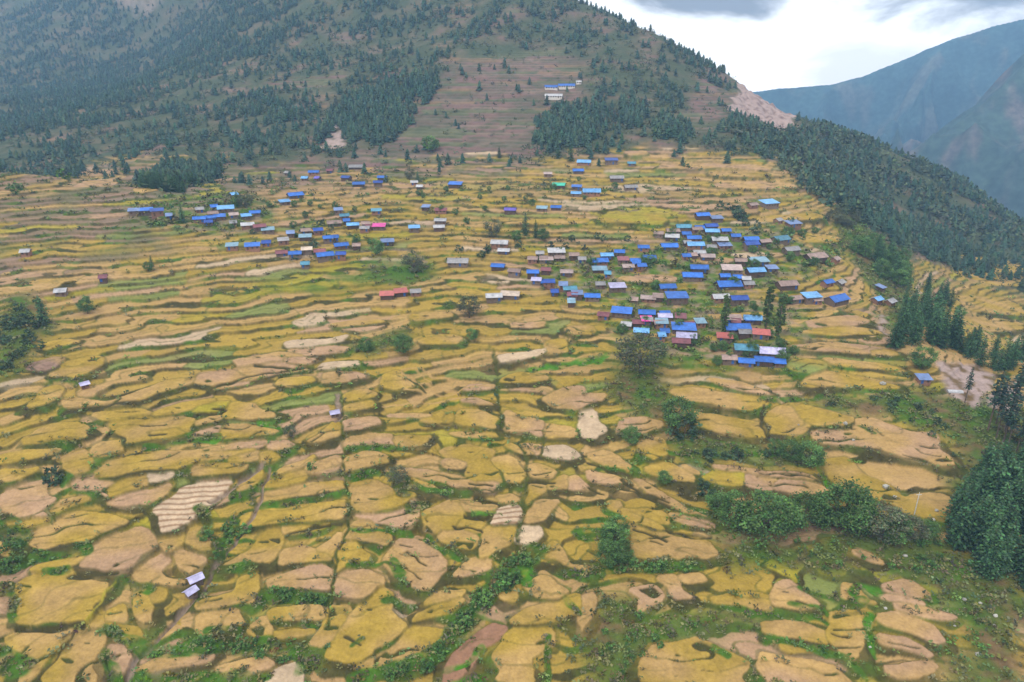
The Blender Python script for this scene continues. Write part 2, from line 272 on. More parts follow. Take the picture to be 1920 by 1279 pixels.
# ------------------------------------------------------------------ fields, banks and paths as they lie on the ground
FIELDS = '''
g 95,702 122,690 122,676 165,668 190,669 188,682 168,700 140,712 108,708
m 60,680 100,666 118,669 108,690 85,699 52,692
t 116,735 135,722 138,745 170,755 200,753 270,732 330,704 368,690 362,716 300,738 262,755 200,762 150,767 120,760
g 175,775 215,770 260,764 285,776 240,785 200,788
g 206,790 235,782 262,774 285,787 330,782 362,785 352,815 300,829 237,836 222,815
g 290,782 285,774 300,767 345,752 400,747 400,761 330,775
g 42,820 75,800 100,790 140,790 163,800 168,820 130,831 90,831 47,834
g 0,850 50,845 108,845 103,855 60,860 30,862 0,865
g 116,855 155,835 166,856 174,884 140,899 128,885
g 172,850 185,830 215,826 225,845 200,861 178,858
g 177,894 217,855 240,842 340,846 440,838 480,842 420,858 352,871 335,884 245,881 215,898 190,904
c 275,890 326,885 320,893 300,903 278,902
g 200,915 235,895 275,892 278,904 255,914 225,924 206,933
p 206,940 230,926 290,916 320,905 300,929 280,949 250,954 212,944
t 136,890 170,892 213,901 198,916 203,934 175,925 150,913
s 286,955 328,926 345,906 400,897 432,899 412,926 385,948 362,978 328,1006 302,1012 292,988 302,970
p 0,926 40,906 78,897 84,930 108,938 86,954 92,974 30,976 0,962
t 110,940 160,931 164,935 122,951 107,964 92,958
g 0,875 30,881 68,876 40,899 20,909 0,905
g 48,765 75,744 86,726 105,721 124,735 100,750 78,764
g 52,1010 70,986 98,986 112,968 145,957 190,961 232,979 214,990 190,1010 165,1027 120,1028 70,1034
t 20,976 60,966 90,972 78,985 52,992 30,985
g 0,1012 27,1010 25,1050 0,1045
p 146,1072 176,1030 206,1005 255,985 272,992 291,1020 266,1055 240,1074
g 40,1080 110,1066 130,1072 136,1088 212,1092 190,1130 160,1171 100,1174 36,1170 32,1140
g 60,1061 120,1050 158,1040 166,1046 130,1064 80,1069
g 12,1192 40,1182 142,1182 110,1225 62,1279 30,1290 40,1235
g 72,1290 115,1222 150,1182 162,1172 186,1146 190,1180 184,1215 190,1290
t 200,1211 220,1206 245,1236 246,1250 230,1257 212,1235
t 257,1252 300,1236 400,1229 392,1240 330,1250 272,1258
g 356,985 372,981 386,1000 402,1028 400,1040 366,1028 353,1010
t 256,1075 305,1032 316,1046 292,1070 300,1085 352,1090 350,1097 310,1099 270,1090
p 331,1026 350,1036 388,1049 374,1066 356,1079 341,1060
t 302,1006 330,1005 343,1001 338,1024 312,1034 301,1020
g 195,1151 230,1133 238,1164 206,1165
t 256,1110 270,1106 276,1136 290,1169 270,1174 259,1150
g 277,1109 305,1106 304,1125 288,1129
g 202,1165 250,1176 270,1195 250,1199 215,1184
p 150,1285 200,1287 200,1300 150,1300
t 362,700 440,689 520,679 578,690 525,700 470,715 402,727 366,718
p 396,729 440,713 470,716 420,726
p 455,666 560,668 598,673 575,684 530,675
c 606,680 665,678 671,685 610,691 597,688
p 606,698 665,696 688,708 655,721 602,716 644,708 606,706
g 526,710 580,703 587,715 560,726 520,718
y 366,756 425,753 429,762 415,768 364,775
g 422,775 440,751 474,756 480,766 523,780 528,785 480,789 422,782
t 366,790 408,776 413,784 366,796
g 412,810 422,796 460,796 518,808 508,819 430,821 404,815
p 364,810 410,796 412,814 380,821 364,817
t 362,846 440,831 500,829 480,840 430,845 376,857 362,857
p 506,829 534,826 547,838 520,845 504,838
t 362,871 460,869 456,880 430,889 366,891
g 431,856 480,846 487,858 466,866 432,862
g 486,850 514,846 521,858 506,871 489,865
g 441,926 484,876 489,886 474,910 450,924
g 496,906 564,881 574,890 569,909 502,915
m 576,871 634,851 638,884 581,894
t 526,880 580,861 588,851 564,875 536,889 516,897
g 496,926 570,907 640,902 648,915 560,931 492,944 486,935
g 577,832 604,816 620,791 634,791 638,820 602,831
p 645,785 700,779 711,795 690,804 647,807
g 649,736 680,729 704,740 699,749 651,751
g 647,759 690,751 709,765 651,767
t 647,820 700,811 734,816 758,829 735,838 700,831 647,834
t 647,856 690,843 724,856 729,869 690,875 647,888
g 660,906 700,894 720,906 742,922 784,928 757,958 700,968 664,960
p 668,963 700,968 757,960 776,938 784,946 770,992 737,993 700,975
g 456,966 500,951 645,936 653,958 648,974 520,984 462,984
g 412,1062 470,1036 486,1001 519,991 518,1048 504,1063 470,1054 442,1064
g 529,994 575,986 618,976 600,985 560,999 527,1000
t 591,1035 638,992 627,1044 602,1040
t 527,1030 560,1026 588,1037 618,1041 620,1049 560,1054 527,1057
p 502,1088 530,1076 600,1061 620,1066 618,1109 560,1107 507,1099
t 646,1000 670,976 700,981 733,1010 718,1024 690,1014 647,1007
g 634,1050 637,1020 660,1016 693,1044 650,1058 634,1074
p 629,1080 642,1070 688,1064 723,1085 680,1128 640,1119 627,1110
g 372,1130 445,1109 448,1081 480,1074 481,1128 460,1134 374,1141
g 372,1151 440,1146 458,1165 400,1184 386,1193 372,1178
g 466,1175 499,1151 508,1180 508,1194 482,1194
g 512,1141 598,1136 606,1159 540,1158 512,1154
g 517,1186 588,1181 560,1191 522,1194
t 621,1136 658,1136 624,1199 600,1223 582,1210 602,1184
g 604,1236 650,1162 680,1132 715,1096 736,1108 726,1150 758,1172 730,1210 650,1251 612,1252
g 655,1256 736,1212 764,1176 832,1186 856,1176 828,1214 780,1243 700,1260
t 406,1246 488,1236 508,1250 460,1264 416,1261
c 502,1278 520,1258 560,1246 566,1290 510,1290
g 720,700 750,689 756,710 788,729 750,734 720,724
p 871,728 882,721 928,722 915,729 882,731
g 937,715 975,696 1018,701 1028,709 1000,717 942,717
p 862,748 898,746 928,761 905,759
t 1017,748 1046,729 1089,720 1093,736 1136,738 1112,760 1086,771 1030,766
c 1091,771 1116,766 1124,790 1136,802 1124,829 1092,824 1086,800
t 947,766 975,781 1021,791 1014,822 985,814 951,807
t 1024,791 1070,801 1079,815 1069,824 1022,821
p 722,774 790,781 836,789 842,780 800,776
g 792,785 830,767 844,772 848,789 843,798 802,789
g 852,789 862,767 900,767 933,781 933,804 870,799
t 842,809 928,811 933,819 890,819
g 722,821 760,817 808,817 795,843 732,834
g 827,840 872,830 925,842 912,860 936,888 934,915 882,918 868,890 880,870 842,855
m 832,862 874,859 868,880 837,878
p 726,879 780,873 862,897 930,902 933,919 920,929 845,911 780,885 737,887
g 919,860 950,851 968,860 983,890 982,914 946,910 946,886 926,874
t 947,830 985,833 1008,850 985,852 962,841
t 982,831 1013,834 1011,851 987,849
c 1022,836 1060,836 1086,855 1070,867 1040,857 1023,849
t 992,870 1010,866 1038,885 1033,899 996,894
g 986,930 1000,902 1018,911 1008,930 991,949
t 931,932 958,926 973,935 968,940 935,939
s 936,951 968,946 979,956 972,984 922,984
g 792,960 840,936 858,936 868,946 856,978 853,992 868,999 802,1004
t 857,941 928,936 924,959 872,956
t 862,976 908,979 903,999 857,988
t 982,970 1015,937 1048,937 1030,960 1019,974 987,984
g 1027,905 1060,891 1064,914 1027,917
t 1062,900 1080,892 1106,919 1070,919
t 767,891 828,920 823,929 772,900
t 742,1010 788,1006 818,1031 833,1051 823,1089 800,1118 777,1104 750,1083 722,1050
t 822,990 858,991 898,1006 888,1034 857,1029 827,1010
g 907,986 963,986 968,1010 930,1034 905,1058 897,1045 917,1010
t 842,1079 880,1051 918,1041 913,1064 870,1079
c 977,990 1008,986 1013,1000 995,1019 972,1019
g 1021,1026 1040,1011 1055,1031 1070,1061 1108,1061 1113,1078 1062,1064 1046,1041 1026,1038
g 987,1090 1020,1076 1053,1100 1063,1110 1048,1124 1012,1119
g 937,1106 950,1096 963,1101 968,1129 942,1124
g 957,1164 986,1140 1010,1136 1050,1129 1080,1113 1090,1148 1060,1149 1045,1169 987,1169
t 1087,1120 1113,1111 1108,1140 1095,1188 1086,1193 1088,1150
g 922,1290 936,1231 952,1191 962,1177 1000,1181 1038,1181 1033,1209 1008,1214 1005,1290
g 987,1231 1013,1231 1013,1259 992,1259
g 772,1164 800,1146 840,1131 855,1121 868,1125 830,1149 790,1164
g 792,1135 830,1109 868,1106 858,1115 802,1134
r 842,1246 880,1201 928,1167 948,1171 928,1200 898,1215 888,1260 850,1290 830,1290
p 1152,815 1166,786 1208,781 1243,789 1213,814 1195,819 1162,800
g 1197,830 1243,817 1248,850 1225,866 1207,853
t 1262,727 1300,724 1420,746 1443,755 1413,774 1290,754 1272,741
t 1322,706 1390,716 1448,739 1438,743 1380,729
g 1292,769 1340,774 1418,791 1434,810 1433,824 1350,814 1307,800
g 1436,782 1460,762 1500,752 1506,770 1526,800 1490,828 1437,816
t 1207,875 1250,864 1298,895 1303,907 1260,904
t 1277,869 1308,885 1310,889 1292,885
y 1322,895 1345,883 1398,886 1398,911 1342,909
p 1402,888 1455,897 1450,924 1402,911
p 1457,901 1538,909 1552,919 1500,927 1452,920
t 1342,871 1440,885 1518,890 1526,896 1440,892 1347,878
t 1102,851 1140,839 1188,880 1178,889 1140,869
t 1192,891 1240,921 1270,946 1300,961 1328,971 1326,975 1290,965 1202,910
g 1212,951 1250,961 1258,984 1230,979 1172,955
t 1262,961 1338,986 1336,991 1272,974
t 1152,946 1200,957 1230,976 1248,999 1192,979
t 1102,881 1150,891 1173,905 1140,909 1107,899
g 1142,936 1163,941 1163,959 1142,949
t 1182,1050 1187,1001 1164,977 1200,986 1250,1006 1300,1016 1328,1016 1352,1044 1320,1050 1250,1049
t 1182,1100 1228,1096 1243,1120 1205,1148 1187,1149 1205,1120
t 1237,1081 1268,1076 1273,1110 1298,1125 1264,1129 1260,1100
t 1272,1081 1308,1072 1318,1085 1290,1093
g 1332,1120 1375,1109 1438,1116 1448,1149 1410,1144 1390,1129
t 1447,1120 1462,1091 1480,1086 1500,1101 1543,1139 1500,1144 1447,1139
t 1202,1236 1230,1211 1300,1201 1310,1197 1378,1230 1398,1240 1398,1290 1202,1290
t 1422,1246 1430,1223 1470,1236 1558,1251 1600,1290 1440,1290
t 1467,1211 1538,1219 1482,1224
g 1500,718 1520,701 1550,691 1640,711 1688,725 1688,731 1580,727 1520,731
g 1480,756 1492,753 1570,776 1606,786 1597,800 1515,802 1484,790
t 1533,829 1520,809 1600,806 1606,790 1612,780 1640,781 1720,811 1753,809 1763,840 1798,880 1760,879 1680,859 1600,834
g 1547,855 1590,851 1620,886 1660,906 1690,931 1760,926 1788,936 1778,984 1732,984 1692,964 1620,924 1577,909 1557,889
g 1545,669 1620,676 1698,695 1690,700 1640,691 1560,681
l 1477,680 1492,669 1545,676 1543,704 1492,703
t 1597,1096 1623,1129 1638,1132 1582,1122 1582,1096
g 1562,1146 1628,1141 1623,1180 1613,1200 1623,1238 1600,1249 1562,1219 1552,1190 1562,1170
t 1432,1171 1500,1162 1548,1186 1548,1209 1490,1194 1442,1189
p 1657,1096 1700,1086 1738,1112 1733,1119 1690,1111 1662,1104
p 1652,1116 1700,1119 1733,1130 1690,1125 1657,1121
p 1682,1131 1730,1137 1786,1155 1778,1159 1720,1149 1687,1141
p 1642,1156 1680,1147 1740,1167 1773,1200 1760,1209 1710,1184 1652,1164
p 1647,1191 1700,1197 1753,1230 1748,1237 1700,1214 1652,1204
t 1662,1251 1758,1246 1748,1257 1690,1269 1662,1264
t 1602,1033 1625,1036 1653,1055 1632,1051
y 1130,402 1180,396 1240,400 1248,412 1240,424 1180,420 1120,418
g 940,420 1000,410 1100,408 1100,416 1040,424
g 1420,404 1480,400 1540,402 1545,416 1490,414 1425,414
g 1480,432 1530,436 1580,450 1560,462 1500,448
p 1160,520 1215,512 1270,520 1260,528 1190,532
p 1290,478 1330,478 1380,486 1360,498 1300,494
c 1370,475 1430,472 1440,480 1400,488
p 960,606 1020,602 1016,612 962,614
c 932,668 960,662 1018,652 1020,660 980,672 938,684
g 1022,640 1060,634 1066,662 1025,668
g 800,626 850,628 868,636 860,648 800,646 775,636
c 536,640 620,634 655,626 640,640 590,648 540,652
p 540,655 630,648 655,652 640,662 560,664
g 620,605 700,598 720,604 640,612
g 770,590 840,584 850,594 780,600
g 150,640 90,655 70,648 110,636
t 440,672 520,660 570,664 520,678 450,688
g 1060,612 1110,608 1112,626 1066,628
t 1330,590 1440,585 1436,590 1340,598
p 1510,600 1600,590 1640,604 1590,612 1520,612
g 1500,620 1580,612 1640,618 1650,626 1560,628
p 1480,650 1560,640 1660,652 1640,664 1540,658
g 1590,645 1670,655 1690,668 1640,668
g 1780,470 1850,482 1920,505 1920,540 1850,530 1790,500
g 1800,545 1870,555 1920,575 1920,600 1860,590 1810,575
t 1800,585 1880,600 1920,612 1920,625 1850,618 1800,600
p 150,320 222,316 218,326 180,330 146,330
p 148,338 220,338 216,346 140,348
t 250,352 290,348 300,356 260,362
c 870,286 930,283 935,288 880,291
p 1170,282 1210,280 1214,290 1180,294
t 1240,308 1340,304 1450,312 1440,318 1320,318 1230,318
t 1340,342 1460,338 1500,350 1490,358 1400,354 1345,352
t 1330,318 1440,322 1470,330 1400,334 1335,332
'''
LINES = '''
h 5 638,735 642,800 645,870 650,930 657,985 640,1010 628,1060 622,1120 614,1180
h 7 925,650 932,700 932,740 942,780 945,815 985,840 990,890 985,930 977,990 968,1040
h 4 1060,606 1070,665
h 4 1028,790 1018,825 1015,850
e 16 1000,690 1080,681 1135,662
q 9 490,868 455,900 395,940
q 7 505,878 490,930 470,975 432,1025 402,1060 382,1095 352,1130 330,1160 300,1190 262,1225 250,1250 235,1285
q 8 632,735 636,770 630,785
y 3 215,1092 160,1173
k 3 140,1185 60,1290
q 4 1130,556 1250,572 1340,590 1440,575 1560,578 1650,575
q 3 1000,492 1100,500 1180,516 1300,530 1440,545 1480,560
q 3 360,425 470,430 560,440 640,470 760,460 800,490
q 3 1200,452 1300,468 1380,470 1500,460
q 4 1660,590 1650,575
q 3 210,385 262,392 360,408
b 12 35,1045 100,1044 165,1030
b 24 0,990 40,1005 35,1050
b 8 80,1070 125,1065
k 12 135,1078 215,1078
k 8 30,1178 155,1176
b 14 220,1090 280,1105
b 10 20,1110 25,1160
b 30 0,1225 30,1255
b 16 197,1220 215,1285
b 16 195,1180 245,1203 290,1218
b 26 290,1215 400,1215
b 18 260,1268 400,1272 500,1268
b 26 350,1212 450,1208 570,1218 570,1250
b 18 500,1112 560,1120 612,1122
b 12 405,1068 478,1062
b 7 540,1166 600,1170
b 10 390,1182 450,1180
b 16 372,955 395,975 380,1000
b 14 440,975 412,1040
b 9 492,947 560,940 650,922
b 9 650,894 700,884 740,884
d 24 738,898 762,922
e 11 358,820 405,824
b 8 270,840 330,832 405,816
e 9 484,793 520,800
b 7 650,838 700,836 760,843
b 11 762,895 800,921 880,926
d 24 772,955 795,942
b 9 660,990 735,997 775,1000
b 11 800,1008 830,1032 872,1046
b 16 735,1050 752,1080
b 9 655,1058 720,1050 748,1072
b 14 725,1122 765,1132
b 34 1010,1032 962,1052 930,1092 900,1130 870,1160 838,1200
b 26 838,1205 800,1236 740,1252 660,1280
e 16 985,1062 992,1095
e 12 842,1262 880,1240 900,1215
e 8 850,1285 905,1268
b 30 1145,990 1155,1050
b 14 1130,1062 1200,1066 1312,1060
b 22 1078,992 1132,1002
b 12 1062,1120 1085,1150
b 8 1030,1190 1022,1285
h 7 1270,753 1330,769 1422,783
k 5 1436,760 1424,790 1440,824
b 10 1430,747 1600,741
b 14 1260,848 1330,856 1440,848 1535,862
e 6 1535,872 1558,915
k 4 1450,886 1530,897
k 4 1515,804 1602,801
d 8 1610,795 1640,812
k 4 1728,838 1758,842
k 3 1650,812 1660,818
k 4 1690,855 1740,870
b 12 1342,1212 1365,1232
b 8 1480,1132 1552,1146
b 9 1432,1153 1475,1150 1550,1166
b 10 1440,1198 1500,1206 1580,1232 1622,1264
k 6 1560,1188 1592,1196
b 10 1500,1098 1530,1112 1560,1127 1622,1124
e 12 1636,1150 1626,1200 1642,1228
e 14 1645,1108 1612,1092 1598,1110
k 5 265,797 310,798
k 5 280,817 312,817
k 10 120,771 175,766 235,756 262,758
k 7 400,765 430,771 365,778
k 7 395,729 470,705 560,692 600,688
k 8 480,684 560,692
k 6 540,1005 575,990 640,982
k 4 870,964 905,970
k 5 850,987 905,994
k 5 750,1018 772,1024
k 4 765,1032 800,1060
k 3 762,1070 792,1088
k 6 1190,990 1220,1000 1250,1012
k 4 1220,1014 1242,1020
k 6 1250,995 1330,1008
k 6 650,1192 675,1210
b 8 660,1215 680,1195
k 10 890,935 935,944
e 7 890,962 930,962
k 7 880,908 925,912
k 6 990,900 1040,905
k 7 1105,868 1180,892
k 7 1130,908 1200,920 1255,950
k 6 1180,905 1250,940
k 8 1165,900 1230,935
k 6 1105,915 1135,925
n 5 752,688 792,690 802,700 862,705
n 5 787,713 852,716 880,712
n 5 768,702 790,722 855,727
n 5 760,730 820,738 872,726 922,722
n 5 720,762 800,752 868,738
n 4 752,695 775,712 800,728
n 3 778,695 812,712
n 5 100,860 160,840
h 4 1270,410 1280,470
'''
# wild ground, dry upper terraces, grass, bare rock: areas outlined on the ground
WILD = region('1345,985 1450,1000 1560,1000 1700,1010 1780,1010 1940,1100 1940,1300 1775,1300 1790,1160 1740,1100 1650,1080 1560,1078 1460,1078 1350,1050',
              '1100,1300 1092,1200 1112,1110 1180,1090 1185,1150 1215,1155 1350,1140 1420,1165 1410,1190 1300,1195 1205,1230 1195,1300',
              '1700,732 1940,740 1940,1000 1800,940 1800,880 1765,808 1640,778 1540,765 1450,752 1560,738', '1250,782 1305,812 1540,845 1550,872 1340,862 1320,890 1250,850',
              '1150,690 1262,690 1272,790 1200,776 1140,722', '0,560 90,560 100,640 45,700 0,725', '1560,380 1640,420 1720,520 1700,640 1660,600 1620,520 1560,440',
              '840,1290 850,1220 940,1160 950,1180 910,1220 905,1290', '640,640 700,620 780,620 770,650 660,665', '690,505 800,495 830,520 760,535 680,525')
UPPER = np.clip(region('-600,335 0,322 150,298 300,288 420,315 520,305 640,318 760,300 860,292 960,296 1060,292 1180,276 1290,276 1400,288 1470,300 1560,380 1660,470 1790,500 1940,560 2400,640 2400,-300 1110,-200 -600,-300', soft=12, warp=26) +
                sstep(760, 800, GY), 0, 1)
DRY = region('330,340 480,306 560,296 690,285 745,240 780,190 850,118 960,95 1085,85 1100,165 1050,205 1010,250 1030,285 900,298 760,310 600,330 430,345', '430,165 560,140 640,150 600,166 450,172',
             '560,262 640,240 660,262 600,280', '1200,262 1400,288 1390,300 1180,296', '1440,150 1360,230 1300,260 1260,230 1300,180 1400,150', soft=10)
ROCK = region('1360,206 1386,168 1408,138 1432,148 1454,172 1486,166 1504,212 1496,246 1445,240 1400,220', soft=2.5, warp=4)
PALE = region('598,276 618,242 632,226 646,258 662,270 640,280', '590,268 660,262 655,272 600,276', soft=3, warp=5); PALE = np.maximum(PALE, .45 * region('212,-6 316,-6 290,20 262,32 250,14 222,12', soft=7, warp=12))
SLIDE = region('1752,672 1800,676 1870,692 1862,740 1832,766 1795,750 1764,706', '1855,740 1915,700 1930,740 1880,800', '1655,590 1668,590 1662,640 1655,640', soft=2, warp=3)
GREEN = region('620,500 790,470 830,520 720,535 640,530', '1480,668 1545,676 1545,705 1480,702', '1130,660 1330,655 1330,700 1140,690', '500,530 640,518 640,545 520,545', soft=8)
HAMLET = region('1140,555 1490,555 1500,690 1320,690 1150,640', '1000,480 1260,450 1560,440 1580,500 1440,560 1060,580', '255,370 480,360 520,420 400,440 260,420', soft=8)

# ------------------------------------------------------------------ terraces
step = np.where(GY < 560, 1.55, 2.4)
wob = 1.5 * noise(GX / 36, GY / 24, 5) + 1.0 * noise(GX / 15, GY / 11, 6) + .35 * noise(GX / 6, GY / 5, 7)
q = (B + wob * (1 - .2 * UPPER)) / step
Lv = np.floor(q); f = q - Lv
def seg(L):
    ln = 20 + 42 * h2(L, 7 * L, 11)
    s = (GX + 55 * h2(L, L, 12) + 5 * noise(GX / 25, GY / 9, 13) + .35 * GY * (h2(L, 3 * L, 19) - .5)) / ln
    k = np.floor(s); e = s - k
    return k, np.minimum(e, 1 - e) * ln
sg, edge = seg(Lv)
bw = np.clip(.22 + .09 * sstep(300, 420, GY) + .13 * noise(GX / 30, GY / 18, 14) + .10 * (h2(Lv, sg, 15) - .5) + .08 * UPPER, .07, .5)
nsub = 1 + (h2(Lv, sg, 16) > .42).astype(int) + (h2(Lv, sg, 17) > .62).astype(int) + (h2(Lv, sg, 18) > .8).astype(int)
g_ = np.clip((f - bw) / (1 - bw), 0, 1) * nsub; sub = np.minimum(np.floor(g_), nsub - 1); fs = g_ - sub
rise = .42
sgp, _ = seg(Lv - 1); nsp = 1 + (h2(Lv - 1, sgp, 16) > .42).astype(int) + (h2(Lv - 1, sgp, 17) > .62).astype(int) + (h2(Lv - 1, sgp, 18) > .8).astype(int)
low = -1 + rise * (nsp - 1) / nsp
zt = Lv + np.where(f < bw, low * (1 - sstep(0, 1, f / bw)), rise * (sub - 1 + np.where(sub > 0, sstep(0, .18, fs), 1)) / nsub + .05 * fs)
Z = B + (zt * step - B) * (1 - .8 * WILD) * np.where(GY > 1200, .3, 1) * (1 - .75 * UPPER * (1 - DRY))
MIXED = region('-200,290 0,295 420,300 540,325 430,400 250,480 100,520 -200,560', '400,296 1000,286 1000,322 760,338 540,345 420,372', soft=14, warp=12)
bank = (f < bw) | ((sub > 0) & (fs < .15)) | ((edge < .45) & (h2(Lv, sg, 20) > .35))
mainbank = f < bw
# colours of the ground (albedo)
KA = .60
PAL = {k: lin(v) * KA for k, v in dict(g=(181, 152, 67), y=(174, 160, 55), t=(193, 158, 100), p=(192, 156, 121), c=(208, 182, 150), m=(160, 130, 112), r=(162, 122, 96), l=(138, 146, 78), s=(222, 194, 162),
        bank=(84, 90, 36), bankd=(80, 74, 40), green=(80, 118, 36), bright=(84, 138, 36), scrub=(96, 112, 48), brown=(124, 102, 70), track=(158, 138, 118),
        dry=(142, 120, 106), dry2=(134, 106, 98), dryg=(108, 114, 78), hill=(82, 92, 66), hill2=(112, 104, 82), rock=(186, 164, 156), rockd=(140, 118, 112)).items()}
def mix(a, b, t): return a + (b - a) * t[..., None]
r1 = h2(Lv, sg, 21); r2 = h2(Lv + 100 * sub, sg, 22)
pg = .56 + .22 * noise(GX / 120, GY / 90, 23) - .10 * sstep(420, 560, GY) - .12 * sstep(-60, -220, GX)
C = np.empty((NR, NC, 3)); C[:] = PAL['t']
C = np.where((r1 < pg)[..., None], PAL['g'], C)
C = np.where((r1 > .86)[..., None], PAL['p'], C)
C = np.where((r1 > .955)[..., None], PAL['c'], C)
C = np.where((r1 < .05)[..., None], PAL['l'], C)
C = np.where(((r1 < .12) & (r1 > .05))[..., None], PAL['y'], C)
C = mix(C, PAL['p'] * np.ones(3), .38 * sstep(-.1, .7, noise(GX / 30, GY / 20, 24)) * (1 - .5 * (r1 < pg)))
C = mix(C, PAL['g'] * np.ones(3), .5 * sstep(.0, .7, noise(GX / 26, GY / 16, 25)))
C = mix(C, PAL['m'] * np.ones(3), sstep(330, 480, GY) * .40 * (h2(Lv, sg, 26) > .6))
C *= (.90 + .2 * r2)[..., None]
C = mix(C, np.where((h2(Lv, sg, 29) > .5)[..., None], PAL['dry'], PAL['m'] * .95), MIXED * .85 * (h2(Lv, sg, 30) > .38)); C = mix(C, np.ones(3) * PAL['dryg'], MIXED * .6 * sstep(0, .4, noise(GX / 35, GY / 30, 34)))
bn = fbm(GX / 18, GY / 12, 27, 3)
bcol = mix(np.broadcast_to(PAL['bankd'], C.shape), PAL['bank'], sstep(-.25, .2, bn)); bcol = bcol * (1 + .30 * noise(GX / 1.6, GY / 1.6, 35) + .15 * noise(GX / .8, GY / .8, 36))[..., None]; bcol = mix(bcol, PAL['green'] * (1 + .3 * noise(GX / 1.4, GY / 1.4, 37))[..., None], .85 * sstep(.02, .4, bn) * (1 - .25 * sstep(400, 520, GY)))
bvis = .62 + .38 * sstep(-.35, .15, fbm(GX / 22, GY / 14, 28, 2))
sm = sstep(0, .06, f) * (1 - sstep(.9, 1.1, f / bw))
C = mix(C, np.ones(3) * PAL['bank'] * 1.2, .7 * bvis * (bank & ~mainbank)); C = mix(C, bcol, mainbank * bvis)
lip = (f >= bw) & (f < bw + .05)
C = np.where(lip[..., None], C * 1.08, C)
VEG = np.where(mainbank, .25 + .75 * sstep(-.1, .5, bn), 0) * (1 - UPPER)
# traced fields
PID = np.full((NR, NC), -1); RING = np.full((NR, NC), 1e9); FZ = np.zeros((NR, NC)); RZ = np.zeros((NR, NC)); SDI = np.zeros((NR, NC))
fields = [(l[0], l[2:]) for l in FIELDS.strip().splitlines()]
FC = np.zeros((len(fields), 3)); ALT = np.zeros((len(fields), 3)); ORD = []
for i, (ty, s) in enumerate(fields):
    P0 = wpts(B, s); P = corner(P0)
    sl = near_idx(P, 4); gx = GX[sl]; gy = GY[sl]
    x = gx + 1.0 * noise(gx / 13, gy / 13, 41) + .45 * noise(gx / 4.5, gy / 4.5, 43) + .14 * noise(gx / 1.5, gy / 1.5, 39); y = gy + 1.0 * noise(gx / 13, gy / 13, 42) + .45 * noise(gx / 4.5, gy / 4.5, 44) + .14 * noise(gx / 1.5, gy / 1.5, 40)
    sd = seg_dist(x, y, P, True) * np.where(inside(x, y, P), 1, -1) + 1.0
    zc = float(sample(B, P[:, 0], P[:, 1]).mean())
    m = (sd > 0) & (sd > SDI[sl]); PID[sl] = np.where(m, i, PID[sl]); SDI[sl] = np.where(m, sd, SDI[sl]); FZ[sl] = np.where(m, zc, FZ[sl])
    out = np.where(sd <= 0, -sd, 1e9); nr = out < RING[sl]; RING[sl] = np.where(nr, out, RING[sl]); RZ[sl] = np.where(nr, zc, RZ[sl])
    rr = random.Random(i * 7 + 3); t = .92 + .16 * rr.random()
    FC[i] = PAL[ty] * t; ALT[i] = {'g': PAL['t'], 'y': PAL['g'], 't': PAL['p'] if rr.random() < .5 else PAL['g'], 'p': PAL['t'], 'l': PAL['g'], 'm': PAL['t']}.get(ty, PAL[ty]) * t
baulk = np.zeros((NR, NC), bool); baulk[1:] |= (PID[1:] != PID[:-1]) & (PID[1:] >= 0) & (PID[:-1] >= 0); baulk[:, 1:] |= (PID[:, 1:] != PID[:, :-1]) & (PID[:, 1:] >= 0) & (PID[:, :-1] >= 0)
baulk[:-1] |= baulk[1:]; baulk[:, :-1] |= baulk[:, 1:]
inf = PID >= 0; ids = np.maximum(PID, 0)
below = sstep(-.6, .6, RZ - B)                 # the grassy drop lies on the downhill side of a field, a thin baulk elsewhere
ringw = (.75 + 1.35 * below) * (1 + .45 * noise(GX / 8, GY / 6, 45))
ring = (~inf) & (RING < ringw)
zin = B * .55 + FZ * .45
Z = np.where(inf, zin, Z); wgt = 1 - np.clip(RING / 2.6, 0, 1); Z = np.where(~inf & (RING < 2.6), Z * (1 - wgt) + (B * .55 + RZ * .45 - .35) * wgt, Z)
fc = mix(FC[ids], np.ones(3), 0 * B); t_ = sstep(-.3, .5, noise(GX / 16 + ids * 3.7, GY / 11, 46)) * .9
fc = FC[ids] * (1 - t_[..., None]) + ALT[ids] * t_[..., None]
fc *= (1 + .13 * noise(GX / 3.2, GY / 2.6, 47) + .10 * noise(GX / 1.1, GY / 1.1, 48) + .10 * noise(GX / 9, GY / 7, 92))[..., None]
typ = np.array([t for t, _ in fields])[ids]
stripe = (np.sin((GY * .95 - GX * .16) * 2 * np.pi / 2.2 + 1.6 * noise(GX / 7, GY / 7, 49)) < -.45) & (typ == 's')
fc = np.where(stripe[..., None], PAL['p'] * .72, fc)
dots = (noise(GX / 1.5, GY / 1.5, 50) > .35) & (typ == 'm'); fc = np.where(dots[..., None], fc * .72, fc)
# small overgrown hollows and low banks inside the big fields
isl = inf & (SDI > 1.2) & ((noise(GX / 11 + .3 * GY / 9, GY / 4.2, 51) > .70) | ((f < bw * .62) & (noise(GX / 19, GY / 15, 38) > .22))) & (typ != 's') & (typ != 'c') & (typ != 'y')
C = np.where(inf[..., None], fc, C); C = np.where(isl[..., None], mix(np.broadcast_to(PAL['bankd'], C.shape), PAL['bank'], sstep(-.2, .3, bn)), C)
Z = np.where(isl, Z - .3, Z)
C = mix(C, mix(np.broadcast_to(PAL['bank'] * 1.1, C.shape), bcol, below), ring * (.55 + .45 * bvis) * (.5 + .5 * below))
lowside = inf & (SDI < (1.45 + 1.3 * noise(GX / 7, GY / 5, 68)) * sstep(.1, 1.2, FZ - B)); C = mix(C, bcol, lowside * bvis); VEG = np.where(lowside, .3 + .7 * sstep(-.1, .45, bn), VEG); Z = np.where(lowside, Z - .35, Z)
